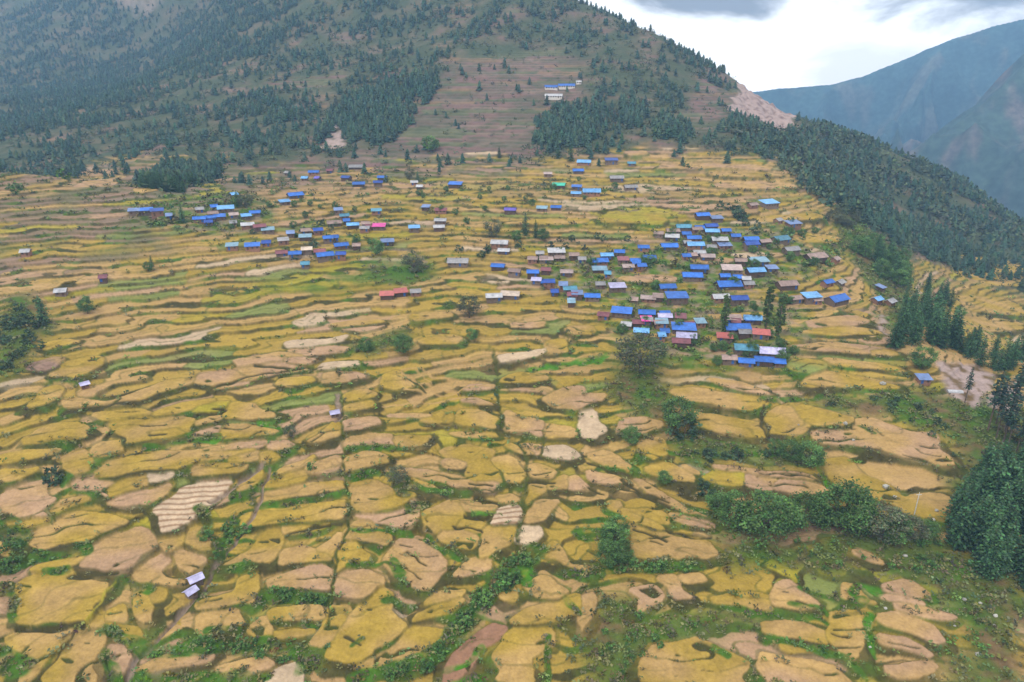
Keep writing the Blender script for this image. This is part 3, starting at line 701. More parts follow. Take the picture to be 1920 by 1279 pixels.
thin = inf & ~lowside & (SDI > .8) & (f < bw * .42) & (noise(GX / 24 + 50, GY / 20, 69) > -.4) & (typ != 's') & (typ != 'c'); C = mix(C, C * .5 + PAL['bank'] * .45, thin * .8)
C = mix(C, np.ones(3) * PAL['bank'], baulk * .35)
VEG = np.where(inf & (SDI > 2.6), 0, VEG); VEG = np.where(ring, (.2 + .8 * sstep(-.15, .45, bn)) * below, VEG); VEG = np.where(isl, .3, VEG)
# wild ground
wn = fbm(GX / 13, GY / 10, 52, 5); wc = mix(np.broadcast_to(PAL['scrub'], C.shape), PAL['brown'], sstep(0, .45, wn)); wc = mix(wc, PAL['green'], .85 * sstep(-.02, .38, fbm(GX / 16 + 40, GY / 12, 53, 4)))
wc *= (1 + .25 * fbm(GX / 2.5, GY / 2.5, 54, 3))[..., None]
wm = WILD * ~inf * (1 - np.clip(ring * 1., 0, 1)); C = mix(C, wc, wm); VEG = VEG * (1 - wm) + wm * sstep(-.35, .5, -wn + .3)
gm = GREEN * ~inf * .75 * sstep(-.5, .2, wn); C = mix(C, PAL['green'] * (1 + .2 * wn)[..., None], gm)
hm_ = HAMLET * ~inf; C = mix(C, PAL['green'] * 1.05 * (1 + .25 * wn)[..., None], hm_ * .85 * sstep(-.35, .15, fbm(GX / 9, GY / 7, 71, 3))); C = mix(C, np.ones(3) * PAL['track'], hm_ * .7 * sstep(.02, .3, fbm(GX / 7 + 9, GY / 6, 72, 3)))
# upper slopes
hn = fbm(GX / 45, GY / 40, 55, 5); hc = mix(np.broadcast_to(PAL['hill'], C.shape), PAL['hill2'], sstep(-.2, .35, hn)); hc *= (1 + .3 * fbm(GX / 6, GY / 6, 56, 3))[..., None]
ln_ = h2(Lv, np.floor(sg / 2), 57)
dc = mix(np.broadcast_to(PAL['dry'], C.shape), PAL['dry2'], (ln_ > .5) * 1.); dc = mix(dc, PAL['dryg'], .8 * (ln_ < .22)); dc = mix(dc, PAL['t'] * .85, .35 * (ln_ > .93)); dc = mix(dc, np.ones(3) * PAL['hill'], .75 * (f < bw * 1.2) * sstep(-.25, .3, fbm(GX / 16, GY / 11, 94, 3))) * (1 + .12 * fbm(GX / 8, GY / 8, 58, 3))[..., None]
dm = np.clip(DRY * (.55 + .45 * sstep(-.3, .2, hn)) + .75 * sstep(.12, .4, hn) * (GY < 1000), 0, 1)
uc = mix(hc, dc, dm); um = UPPER * ~(inf & (UPPER < .999)); C = mix(C, uc, um * ~inf); VEG = VEG * (1 - UPPER)
for M, a, b in ((ROCK, 'rock', 'rockd'), (PALE, 'rock', 'hill2'), (SLIDE, 'rock', 'brown')):
    rn = fbm(GX / 7, GY / 7, 59, 4); C = mix(C, mix(np.broadcast_to(PAL[a], C.shape), PAL[b], sstep(-.05, .3, rn)) * (1 + .25 * fbm(GX / 2.5, GY / 2.5, 93, 3))[..., None], M); VEG *= 1 - M
Z = Z + ROCK * (7 * fbm(GX / 22, GY / 22, 60, 3) - 5 * np.abs(noise(GX / 9, GY / 26, 97)))
# lines: banks, hedges, streams and paths
LCOL = dict(h=('bank', .5), k=('bankd', .15), b=('green', 1.), e=('bright', .7), q=('track', .0), y=('y', 0), d=('scrub', 1.), n=('t', 0))
for l in LINES.strip().splitlines():
    ty, wpx, s = l.split(' ', 2); P = chaikin(wpts(B, s), 2, False)
    dist = float(np.hypot(np.hypot(P[:, 0], P[:, 1]), sample(B, P[:, 0], P[:, 1])).mean()); w = float(wpx) * dist / FPX * .5 * (1.25 if ty in 'be' else 1.05)
    sl = near_idx(P, w + 4); gx = GX[sl]; gy = GY[sl]
    x = gx + .9 * noise(gx / 5, gy / 5, 61); y = gy + .9 * noise(gx / 5, gy / 5, 62); d = seg_dist(x, y, P, False) + (.45 * w * noise(gx / 7, gy / 7, 63) if ty != 'n' else 0)
    m = 1 - sstep(w * .75, w * 1.1, d)
    if ty in 'ebhd': m *= .35 + .65 * sstep(-.4, .12, fbm(gx / 4.5, gy / 4.5, 95, 3))
    nm, vg = LCOL[ty]
    cc = PAL[nm] * (1 + .3 * fbm(gx / 5, gy / 5, 64, 3))[..., None]
    if ty in 'bh': cc = mix(cc, PAL['bank'], sstep(0, .5, fbm(gx / 8, gy / 8, 65, 2)))
    C[sl] = mix(C[sl], cc, m); VEG[sl] = np.maximum(VEG[sl] * (1 - m), vg * m)
    if ty in 'ehk': Z[sl] -= .4 * m
    if ty == 'q': Z[sl] -= 1.0 * m
C *= (1 + .09 * noise(GX / 2.2, GY / 1.9, 66) + .07 * noise(GX / .9, GY / .8, 67))[..., None]
VEG = np.maximum(VEG, HAMLET * ~inf * .55 * sstep(-.1, .3, fbm(GX / 9, GY / 7, 71, 3)))
def soften(A):                                 # weather the edges a little, by one grid cell
    A = A.copy(); A[1:-1] = .25 * A[:-2] + .5 * A[1:-1] + .25 * A[2:]; A[:, 1:-1] = .25 * A[:, :-2] + .5 * A[:, 1:-1] + .25 * A[:, 2:]; return A
C = soften(C); Z = soften(Z); VEG = soften(VEG)
C = np.clip(C, .01, .9)
def build_terrain():
    v = np.stack([GX, GY, Z + CAMZ], -1).reshape(-1, 3)
    i = np.arange(NR - 1)[:, None] * NC + np.arange(NC - 1)[None]
    fq = np.stack([i, i + 1, i + NC + 1, i + NC], -1).reshape(-1, 4)
    m = material('terraced_ground', attr='Col', rough=.95, spec=.08, var=.13, scale=1.3, var2=.10, scale2=.16, bump=.8, bscale=1.1)
    o = mesh_obj('terraced_hillside', v, fq, m, smooth=True, col=C.reshape(-1, 3)); tag(o, kind='structure')
build_terrain()
def ground(x, y): return sample(Z, x, y) + CAMZ
def place(px, py): x, y = hit(Z, px, py); return x, y, float(ground(x, y))

# ------------------------------------------------------------------ far side of the valley
def far_mountains():
    m = material('far_slope', attr='Col', rough=1, spec=.05, var=.3, scale=.015, var2=.4, scale2=.06, bump=.0)
    def build(name, crest, drop, x0, x1, y0, y1, n, amp, seed, cols):
        P = np.array([[float(ray(px, py)[0]) * Y, Y, float(ray(px, py)[1]) * Y] for px, py, Y in crest])
        xs = np.linspace(x0, x1, n); ys = np.linspace(y0, y1, int(n * .7)); X, Y = np.meshgrid(xs, ys)
        best = np.full(X.shape, -1e9); dmin = np.full(X.shape, 1e9)
        for a, b in zip(P[:-1], P[1:]):
            e = b[:2] - a[:2]; t = np.clip(((X - a[0]) * e[0] + (Y - a[1]) * e[1]) / (e @ e), 0, 1)
            d = np.hypot(X - a[0] - t * e[0], Y - a[1] - t * e[1]); hgt = a[2] + t * (b[2] - a[2]); dmin = np.minimum(dmin, d)
            rid = 1 - np.abs(noise(X / 420 + seed, Y / 420, seed)) ; rid2 = 1 - np.abs(noise(X / 170, Y / 170, seed + 1))
            best = np.maximum(best, hgt - (np.sqrt(d * d + 1600) - 40) * drop - np.clip(d / 350, 0, 1) * amp * (1 - .65 * rid - .35 * rid2) * 2.2 - 10 * np.clip(d / 60, 0, 1) * (1 - rid2))
        away = sstep(30, 260, dmin); Zf = np.maximum(best - away * (34 * np.abs(noise(X / 95, Y / 210, seed + 20)) + 16 * np.abs(noise(X / 42, Y / 80, seed + 21))) + (5 + 21 * away) * fbm(X / 130, Y / 130, seed + 5, 5), -560)
        k = fbm(X / 110, Y / 110, seed + 9, 6) * 1.3 - .1; c = np.array(cols[0]) + (np.array(cols[1]) - np.array(cols[0])) * sstep(-.1, .35, k)[..., None]
        v = np.stack([X, Y, Zf + CAMZ], -1).reshape(-1, 3); r_, q_ = X.shape
        i = np.arange(r_ - 1)[:, None] * q_ + np.arange(q_ - 1)[None]; fq = np.stack([i, i + 1, i + q_ + 1, i + q_], -1).reshape(-1, 4)
        tag(mesh_obj(name, v, fq, m, smooth=True, col=c.reshape(-1, 3)), kind='structure')
    build('far_mountain', [(700, 150, 3500), (1200, 172, 3300), (1380, 178, 3200), (1450, 167, 3150), (1500, 164, 3130), (1560, 158, 3100), (1620, 142, 3080), (1700, 110, 3050), (1745, 90, 3020), (1790, 72, 3000), (1860, 50, 2960), (1920, 36, 2930), (2150, -50, 2850), (2400, -80, 2800)],
          .62, -900, 3300, 1900, 3560, 460, 420, 3, ((.034, .068, .066), (.080, .090, .075)))  # slope colours tinted pale and bluish, aerial haze painted into the albedo
    build('side_mountain', [(2350, -90, 2000), (2200, -40, 1980), (2050, 40, 1950), (1960, 95, 1930), (1880, 160, 1900), (1820, 215, 1870), (1760, 290, 1820), (1700, 360, 1770), (1600, 460, 1700)],
          .75, 600, 2450, 1300, 2700, 420, 300, 7, ((.040, .064, .050), (.105, .086, .074)))
    tag(mesh_obj('valley_floor', [(-2590, -390, CAMZ - 545), (3340, -390, CAMZ - 545), (3340, 3590, CAMZ - 545), (-2590, 3590, CAMZ - 545)], [(0, 1, 2, 3)], material('valley', color=(.07, .085, .05), rough=1)), kind='structure')
far_mountains()
# ------------------------------------------------------------------ houses of the village
ROOFC = {'blue': (44, 98, 180), 'deep blue': (34, 68, 146), 'light blue': (96, 148, 198), 'slate blue': (98, 118, 160), 'teal': (72, 126, 150), 'pale teal': (110, 140, 158), 'white': (164, 164, 168), 'grey': (134, 132, 134),
         'brown': (140, 118, 110), 'magenta': (206, 70, 150), 'red': (172, 92, 86), 'pinkish grey': (158, 140, 136), 'violet': (98, 84, 176), 'green': (58, 164, 140), 'cream': (186, 168, 152), 'lavender': (170, 166, 200), 'maroon': (122, 70, 78)}
ROOFM = {k: material('roof_' + k.replace(' ', '_'), color=tuple(lin(v) * .85), rough=.5, spec=.35, var=.28, scale=.9, var2=.25, scale2=.3, objvar=.18) for k, v in ROOFC.items()}
WALLM = {'stone': material('stone_wall', color=tuple(lin((132, 114, 100)) * .6), var=.3, scale=2.5, objvar=.2), 'white': material('white_wall', color=tuple(lin((216, 208, 200)) * .8), var=.12, scale=1.5),
         'mud': material('mud_wall', color=tuple(lin((158, 118, 98)) * .62), var=.2, scale=1.5, objvar=.15), 'wood': material('plank_wall', color=tuple(lin((104, 84, 72)) * .6), var=.25, scale=2, objvar=.2)}
DARKM = material('window_dark', color=(.03, .03, .035), rough=.3, spec=.4); FRAMEM = material('timber_frame', color=(.14, .075, .05), var=.2, scale=3)
DOORM = material('door_timber', color=(.10, .055, .035), var=.2, scale=3); DOORB = material('door_blue_paint', color=(.03, .09, .28), var=.15, scale=3)
BOXF = [(0, 2, 3, 1), (4, 5, 7, 6), (0, 1, 5, 4), (2, 6, 7, 3), (0, 4, 6, 2), (1, 3, 7, 5)]
def boxes(bs):
    v = []; f = []
    for x0, x1, y0, y1, z0, z1 in bs:
        k = len(v); v += [(x, y, z) for z in (z0, z1) for y in (y0, y1) for x in (x0, x1)]; f += [tuple(k + i for i in q) for q in BOXF]
    return v, f
def slab(a, b, c, d, t):                       # a sloping sheet with thickness
    v = [a, b, c, d] + [(p[0], p[1], p[2] - t) for p in (a, b, c, d)]
    return v, [(0, 1, 2, 3), (7, 6, 5, 4), (0, 4, 5, 1), (1, 5, 6, 2), (2, 6, 7, 3), (3, 7, 4, 0)]
def empty(name, loc, rz=0.0):
    o = bpy.data.objects.new(name, None); COL.objects.link(o); o.location = loc; o.rotation_euler = (0, 0, rz); o.empty_display_size = .5; return o
def house(name, loc, rz, Wd, D, hw, roof, wall, rnd, gable=True, dark_eave=True):
    e = empty(name, loc, rz); x, y = Wd / 2, D / 2; pr = D * (.27 if gable else .20)
    v, f = boxes([(-x, x, -y, y, -2.2, hw)])
    if gable:                                  # gable ends
        for s in (-1, 1):
            k = len(v); t = .3
            xs = (s * x, s * (x - t)); v += [(xx, yy_, zz) for xx in xs for yy_, zz in ((-y, hw), (y, hw), (0, hw + pr))]
            f += [(k, k + 1, k + 2), (k + 3, k + 5, k + 4), (k, k + 2, k + 5, k + 3), (k + 2, k + 1, k + 4, k + 5)]
    mesh_obj('wall', v, f, WALLM[wall], e)
    ov = .65; xo = x + .5
    if gable:
        sl_ = pr / y; z0 = hw - sl_ * ov + .12; zr = hw + pr + .12
        v1, f1 = slab((-xo, -y - ov, z0), (xo, -y - ov, z0), (xo, 0, zr), (-xo, 0, zr), .1); v2, f2 = slab((-xo, 0, zr), (xo, 0, zr), (xo, y + ov, z0), (-xo, y + ov, z0), .1)
        v3, f3 = boxes([(-xo, xo, -.18, .18, zr - .02, zr + .07)])
        mesh_obj('roof', v1 + v2 + v3, f1 + [tuple(8 + i for i in q) for q in f2] + [tuple(16 + i for i in q) for q in f3], ROOFM[roof], e)
    else:
        v1, f1 = slab((-xo, -y - ov, hw + .12), (xo, -y - ov, hw + .12), (xo, y + ov, hw + pr + .5), (-xo, y + ov, hw + pr + .5), .1); mesh_obj('roof', v1, f1, ROOFM[roof], e)
        v, f = boxes([(-x + .05, x - .05, -y + .3, y - .05, hw, hw + .14)]); 
    n = max(2, int(Wd / 2.2)); di = rnd.randrange(n)
    for i in range(n):
        cx = -x + (i + .5) * Wd / n
        if i == di:
            v, f = boxes([(cx - .5, cx + .5, -y - .06, -y + .1, .0, min(1.95, hw - .2))]); mesh_obj('door', v, f, DOORB if rnd.random() < .4 else DOORM, e)
        else:
            zc = hw * .58; v, f = boxes([(cx - .5, cx + .5, -y - .07, -y + .1, zc - .5, zc + .5)]); w = mesh_obj('window', v, f, FRAMEM, e)
            v, f = boxes([(cx - .38, cx - .03, -y - .085, -y, zc - .38, zc + .38), (cx + .03, cx + .38, -y - .085, -y, zc - .38, zc + .38)]); mesh_obj('pane', v, f, DARKM, w)
    return e
HOUSES = '''
275,397,22,blue 296,399,22,deep blue 318,407,10,slate blue 375,394,14,grey 402,389,12,blue 424,393,30,light blue 400,402,18,brown 375,412,22,blue 392,418,14,deep blue 412,408,22,blue 439,404,16,pinkish grey 462,406,18,light blue 479,400,20,blue
438,419,12,grey 465,423,24,white 439,366,12,light blue 554,367,30,blue 534,380,20,light blue 589,324,20,blue 572,335,12,light blue 596,335,10,violet 619,321,12,maroon 650,335,20,deep blue 673,346,24,blue 717,334,18,blue 709,344,18,deep blue
668,314,28,grey 635,396,16,slate blue 706,397,20,teal 646,406,18,teal 662,423,24,light blue 650,415,12,blue 711,426,26,magenta 692,426,12,maroon 627,419,28,brown 503,433,24,pale teal 574,434,18,brown 597,434,18,deep blue 573,446,24,pale teal 615,448,18,blue 630,446,10,blue 640,461,28,blue
727,455,26,slate blue 532,453,20,grey 436,463,22,pale teal 474,463,28,blue 554,477,24,blue 610,480,34,blue 576,469,20,cream 573,496,16,teal 540,325,10,grey
1095,305,28,light blue 1146,303,26,deep blue 1184,307,16,teal 1084,321,22,blue 1027,327,16,pinkish grey 1156,335,28,grey 1182,352,26,grey 1048,348,26,green 1081,352,20,blue 1080,364,20,light blue 1109,361,36,light blue 777,343,14,white 787,351,12,white 854,347,28,blue
799,390,16,slate blue 827,395,24,maroon 957,395,24,violet 1016,392,22,pale teal 826,415,24,white 823,427,22,white 777,429,22,light blue 937,457,36,white 945,471,24,white 859,492,44,grey 934,500,28,blue 965,510,26,brown 999,512,24,blue 1006,526,20,lavender 1027,530,28,blue
1043,474,36,white 999,487,20,brown 1024,487,28,pinkish grey 1012,476,16,grey 1062,511,26,pinkish grey 1068,543,28,teal 1073,554,20,maroon 1071,568,14,pale teal 1110,557,32,blue 1124,491,34,blue 1137,480,26,light blue 1124,507,30,pale teal 1139,514,12,teal 1206,465,22,blue 1217,484,26,blue 1202,500,18,blue 1168,489,22,maroon
1177,501,24,pinkish grey 1157,540,34,lavender 1215,560,30,pinkish grey 1165,587,42,blue 1212,588,34,blue 1212,602,22,magenta 1174,610,20,white 1240,607,24,pale teal 1202,622,30,light blue 726,555,28,red 752,549,26,red 926,557,34,white 957,553,40,cream 50,474,14,white 116,548,18,white 195,522,12,maroon
1316,405,28,blue 1281,427,30,teal 1261,434,26,brown 1332,426,26,deep blue 1334,435,28,light blue 1441,383,36,light blue 1486,421,30,slate blue 1260,446,28,white 1300,448,28,blue 1303,461,34,light blue 1254,463,34,blue 1348,451,32,white 1358,462,26,slate blue 1407,450,30,blue 1407,460,30,deep blue
1462,450,36,teal 1482,470,32,grey 1527,483,44,brown 1310,475,24,white 1326,482,28,pinkish grey 1422,492,36,pale teal 1310,504,36,blue 1297,519,40,blue 1371,507,40,pinkish grey 1415,510,36,light blue 1358,519,20,blue 1365,535,50,blue 1398,524,16,white 1474,535,40,brown 1550,531,24,blue 1250,540,34,blue 1268,559,44,blue
1350,559,34,white 1384,563,34,deep blue 1520,559,34,light blue 1567,563,46,blue 1643,563,20,light blue 1246,594,28,lavender 1281,618,48,blue 1239,630,14,light blue 1286,632,40,lavender 1276,642,36,maroon 1312,606,20,pale teal 1374,600,32,brown 1410,599,34,light blue 1381,617,50,blue 1358,634,30,red 1426,628,32,red
1397,655,46,teal 1446,661,50,lavender 1398,679,30,blue 1431,677,36,blue 1460,680,20,blue 1366,673,28,brown 1650,541,14,slate blue
1033,164,26,blue 1062,162,34,blue 1085,154,10,white 1038,181,36,white 368,1086,22,lavender 359,1110,18,lavender 628,775,16,lavender 160,722,10,lavender 1730,712,22,slate blue
'''
HL = []
def build_houses():
    import re
    for i, t in enumerate(re.findall(r'([\d.]+),([\d.]+),([\d.]+),([a-z ]*[a-z])', HOUSES)):
        px, py, w = map(float, t[:3]); HL.append([px, py, w, t[3]])
    for i, (px, py, w, colr) in enumerate(list(HL)):      # sheds and byres leaning near the houses
        rnd = random.Random(i * 77 + 1)
        if w >= 20 and 370 < py < 640 and (px < 760 or px > 980) and rnd.random() < .62:
            HL.append([px + rnd.choice((-1, 1)) * (w * .55 + 9 + 6 * rnd.random()), py + rnd.uniform(-7, 8), rnd.uniform(14, 24), rnd.choice(('brown', 'brown', 'grey', 'blue', 'deep blue', 'slate blue', 'maroon'))])
    for i, (px, py, w, colr) in enumerate(HL):
        rnd = random.Random(i * 31 + 5); x, y, z = place(px, py); d = math.hypot(math.hypot(x, y), z - CAMZ); k = FPX / d
        hw = 1.75 + .5 * rnd.random() + (.3 if w > 30 else 0) + (.8 if colr == 'deep blue' else 0); small = w < 16; far = py > 700
        if small: hw = 2.0
        if far: hw = 1.7
        x, y, z = place(px, py + hw * .62 * k * .95 + 1.0)
        Wd = max(w * d / FPX * .82, 2.4); D = min(max(.56 * Wd, 3.6), 6.6) if not far else Wd * .7
        ang = math.atan2(float(sample(B, x + 12, y) - sample(B, x - 12, y)), float(sample(B, x, y + 12) - sample(B, x, y - 12)))
        rz = -ang * .6 + rnd.uniform(-.16, .16)
        if far and px < 500: rz = .75 if py < 1100 else 1.0
        wall = 'white' if py < 200 else rnd.choice(['stone', 'stone', 'mud', 'wood'])
        if px in (368, 359): wall = 'stone'
        e = house('hut' if small or far else 'house', (x, y, z + .15), rz, Wd, D, hw, colr, wall, rnd, gable=(colr not in ('pale teal', 'slate blue', 'red', 'magenta') and rnd.random() < .8))
        HL[i] += [e, x, y, small or far]
build_houses()
AREA = [((230, 520, 350, 440), 'in the upper left hamlet'), ((520, 760, 300, 360), 'in the loose row under the dark wood'), ((420, 760, 385, 520), 'in the left middle hamlet'), ((1000, 1100, 120, 200), 'on the bare dry slope high above the village'),
        ((760, 900, 330, 440), 'above the single bushes of the middle terraces'), ((900, 1100, 440, 540), 'in the middle hamlet'), ((1000, 1200, 290, 375), 'in the top row of the terraces'), ((1040, 1230, 455, 580), 'in the hamlet left of the main village'),
        ((1140, 1320, 575, 650), 'in the lowest crowded cluster'), ((1330, 1480, 590, 690), 'near the three columnar trees'), ((1230, 1660, 370, 580), 'in the main village')]
def label_houses():
    def col(k): return HL[k][3]
    def area(k):
        for (a, b, c, d), t in AREA:
            if a <= HL[k][0] <= b and c <= HL[k][1] <= d: return t
        return 'standing alone among the terraced fields'
    def rel(k, j):
        dx, dy = HL[k][0] - HL[j][0], HL[k][1] - HL[j][1]
        if abs(dy) > abs(dx) * .6: return 'above' if dy < 0 else 'below'
        return 'left of' if dx < 0 else 'right of'
    n = len(HL); noun = lambda k: 'hut' if HL[k][7] else 'house'
    sig = {}
    def cands(k):
        order = sorted((j for j in range(n) if j != k), key=lambda j: math.hypot(HL[k][0] - HL[j][0], 1.6 * (HL[k][1] - HL[j][1])))[:6]
        sz = 'wide ' if HL[k][2] >= 40 else ('small ' if HL[k][2] < 18 else '')
        base = f'{sz}{col(k)} roofed {noun(k)}'
        yield f'{base} {area(k)}'
        for j in order: yield f'{base} {rel(k, j)} a {col(j)} one {area(k)}'
        for a in range(5):
            for b in range(a + 1, 6): yield f'{base} {rel(k, order[a])} a {col(order[a])} and {rel(k, order[b])} a {col(order[b])} roof'
    allc = [list(cands(k)) for k in range(n)]; cnt = {}
    for c in allc:
        for t in set(c): cnt[t] = cnt.get(t, 0) + 1
    for k, c in enumerate(allc):
        t = next((t for t in c if cnt[t] == 1 and len(t.split()) <= 16), c[1])
        if HL[k][0] == 368: t = 'pale roofed stone mill hut beside the stream, upper of the two'
        if HL[k][0] == 359: t = 'pale roofed stone mill hut beside the stream, lower of the two'
        tag(HL[k][4], t, noun(k), 'village houses' if noun(k) == 'house' else 'small huts')
label_houses()

# ------------------------------------------------------------------ trees and shrubs
rng = np.random.default_rng(5)
LEAF = material('leaves', attr='Col', rough=.8, spec=.1, var=.18, scale=.8, objvar=.22)
BARK = material('bark', color=(.10, .075, .055), var=.3, scale=2)
def cone_v(P, radii, n=6):
    v = []; f = []
    for k, (p, r) in enumerate(zip(P, radii)):
        for i in range(n): a = 2 * math.pi * i / n; v.append((p[0] + r * math.cos(a), p[1] + r * math.sin(a), p[2]))
        if k:
            o = (k - 1) * n
            f += [(o + i, o + (i + 1) % n, o + n + (i + 1) % n, o + n + i) for i in range(n)]
    return v, f
def leaves_at(c, size, up=.35, r=rng):         # one triangle-pair leaf clump per centre, tilted at random
    n = len(c); nrm = r.normal(size=(n, 3)); nrm[:, 2] = np.abs(nrm[:, 2]) + up; nrm /= np.linalg.norm(nrm, axis=1)[:, None]
    t = np.cross(nrm, r.normal(size=(n, 3))); t /= np.linalg.norm(t, axis=1)[:, None] + 1e-9; b = np.cross(nrm, t)
    s = (size * r.uniform(.6, 1.3, n))[:, None]
    v = np.stack([c - t * s, c + b * s * .55, c + t * s * .9, c - b * s * .6], 1).reshape(-1, 3)
    return v, np.arange(4 * n).reshape(n, 4)
def crown_broad(h, r, base, nc, per, size, rr, flat=1.0):
    C_ = []
    for _ in range(nc):
        d = rr.normal(size=3); d /= np.linalg.norm(d); q = rr.uniform(.45, 1) ** .5
        c = np.array([d[0] * r * q, d[1] * r * q, base + (h - base) * (.5 + .5 * d[2] * q * flat)]); sp = r * rr.uniform(.18, .34)
        C_.append(c + rr.normal(size=(per, 3)) * sp * [.6, .6, .45])
    tone = np.repeat(rr.uniform(.6, 1.5, nc), per) * rr.uniform(.8, 1.2, nc * per)
    v, f = leaves_at(np.concatenate(C_), size, r=rr); return v, f, np.repeat(tone, 4)
def crown_pine(h, r, base, levels, br, rr, size):
    C_ = []; tone = []
    for k in range(levels):
        u = k / (levels - 1); z = base + (h - base) * u; R_ = r * (1 - u) ** .58 * (1 if u > .12 else .75) * rr.uniform(.8, 1.15) + .15
        nb = max(3, int(br * (1 - .5 * u)))
        for i in range(nb):
            a = 2 * math.pi * (i + rr.uniform(-.3, .3)) / nb + k * 1.3; L_ = R_ * rr.uniform(.65, 1.15); m = max(2, int(L_ / size * 1.5)); tn = rr.uniform(.5, 1.55)
            for j in range(m):
                q = (j + .7) / m * L_; C_.append((q * math.cos(a), q * math.sin(a), z - .22 * q + rr.uniform(-.2, .2))); tone.append(tn * rr.uniform(.85, 1.15))
    v, f = leaves_at(np.array(C_), size, .9, r=rr); return v, f, np.repeat(np.array(tone), 4)
KINDS = {}
def proto(kind, nvar, make):
    KINDS[kind] = []
    for k in range(nvar):
        rr = np.random.default_rng(hash_(kind) + k); tv, tf, cv, cf, tone, colr = make(rr)
        c = np.asarray(colr)[None] * tone[:, None] * (1 + .12 * rr.normal(size=(len(tone) // 4, 3)).repeat(4, 0))
        tm = bpy.data.meshes.new(kind + '_trunk'); tm.from_pydata(tv, [], tf); tm.materials.append(BARK)
        o = mesh_obj(kind + '_crown', cv, cf, LEAF, col=np.clip(c, .004, .6)); cm = o.data; bpy.data.objects.remove(o); KINDS[kind].append((tm, cm, float(cv[:, 2].max())))
def hash_(s): return sum(ord(ch) * (i + 1) for i, ch in enumerate(s))
def mk_pine(rr):
    h = 16.; v, f = cone_v([(0, 0, -1), (0, 0, h * .5), (0, 0, h * .97)], (.28, .18, .04)); return (v, f) + crown_pine(h, 3.9, 1.2, 21, 12, rr, .43) + ((.046, .098, .040),)
def mk_tallpine(rr):
    h = 22.; v, f = cone_v([(0, 0, -1), (.1, 0, h * .5), (0, 0, h * .97)], (.32, .22, .05)); return (v, f) + crown_pine(h, 3.0, h * .45, 13, 8, rr, .65) + ((.032, .060, .040),)
def mk_broad(rr):
    h = 9.; v, f = cone_v([(0, 0, -1), (.1, .05, 2.4), (.2, 0, 5.5)], (.3, .22, .08))
    for a in range(5):
        an = a * 1.26 + rr.uniform(0, .5); v2, f2 = cone_v([(.05, 0, 1.8), (1.3 * math.cos(an), 1.3 * math.sin(an), 3.8), (2.5 * math.cos(an), 2.5 * math.sin(an), 5.6)], (.14, .1, .04), 5); k = len(v); v += v2; f += [tuple(k + i for i in q) for q in f2]
    return (v, f) + crown_broad(h, 4.2, .8, 50, 75, .27, rr) + ((.074, .140, .040),)
def mk_grey(rr):
    tv, tf, cv, cf, tn, _ = mk_broad(rr); keep = rr.random(len(cf)) < .6; cv = cv.reshape(-1, 4, 3)[keep].reshape(-1, 3); return tv, tf, cv, np.arange(len(cv)).reshape(-1, 4), tn.reshape(-1, 4)[keep].ravel(), (.082, .092, .052)
def mk_poplar(rr):
    h = 16.; v, f = cone_v([(0, 0, -1), (0, 0, h * .5), (0, 0, h * .95)], (.25, .16, .03)); return (v, f) + crown_broad(h, 1.15, 1.0, 90, 26, .34, rr) + ((.070, .105, .030),)
def mk_shrub(rr):
    v, f = cone_v([(0, 0, -.5), (0, .05, .8), (.1, 0, 1.5)], (.09, .06, .02), 5); return (v, f) + crown_broad(2.2, 1.35, -.1, 13, 17, .27, rr) + ((.070, .135, .034),)
def mk_darkshrub(rr):
    tv, tf, cv, cf, tn, _ = mk_shrub(rr); return tv, tf, cv, cf, tn, (.045, .075, .038)
for kd, nv, fn in (('pine_tree', 5, mk_pine), ('tall_pine', 3, mk_tallpine), ('broadleaf_tree', 5, mk_broad), ('bare_tree', 3, mk_grey), ('columnar_tree', 2, mk_poplar), ('shrub', 5, mk_shrub), ('dark_shrub', 4, mk_darkshrub)): proto(kd, nv, fn)
NTREE = [0]; CAT = dict(pine_tree='pine', tall_pine='pine', broadleaf_tree='tree', bare_tree='tree', columnar_tree='tree', shrub='shrub', dark_shrub='shrub')
def plant(kind, x, y, hgt, label, group, sink=.1):
    k = NTREE[0]; NTREE[0] += 1; tm, cm, h0 = KINDS[kind][k % len(KINDS[kind])]; s = hgt / h0; rr = random.Random(k * 13 + 1)
    name = {'tall_pine': 'pine_tree', 'dark_shrub': 'shrub'}.get(kind, kind)
    e = empty(name, (x, y, float(ground(x, y)) - sink), rr.uniform(0, 6.28)); wd = rr.uniform(.85, 1.2); e.scale = (s * wd, s * wd, s)
    for nm, me in (('trunk', tm), ('crown', cm)): o = bpy.data.objects.new(nm, me); COL.objects.link(o); o.parent = e
    tag(e, label, CAT[kind], group); return e
def scale_px(x, y): return FPX / math.hypot(math.hypot(x, y), float(ground(x, y)) - CAMZ)
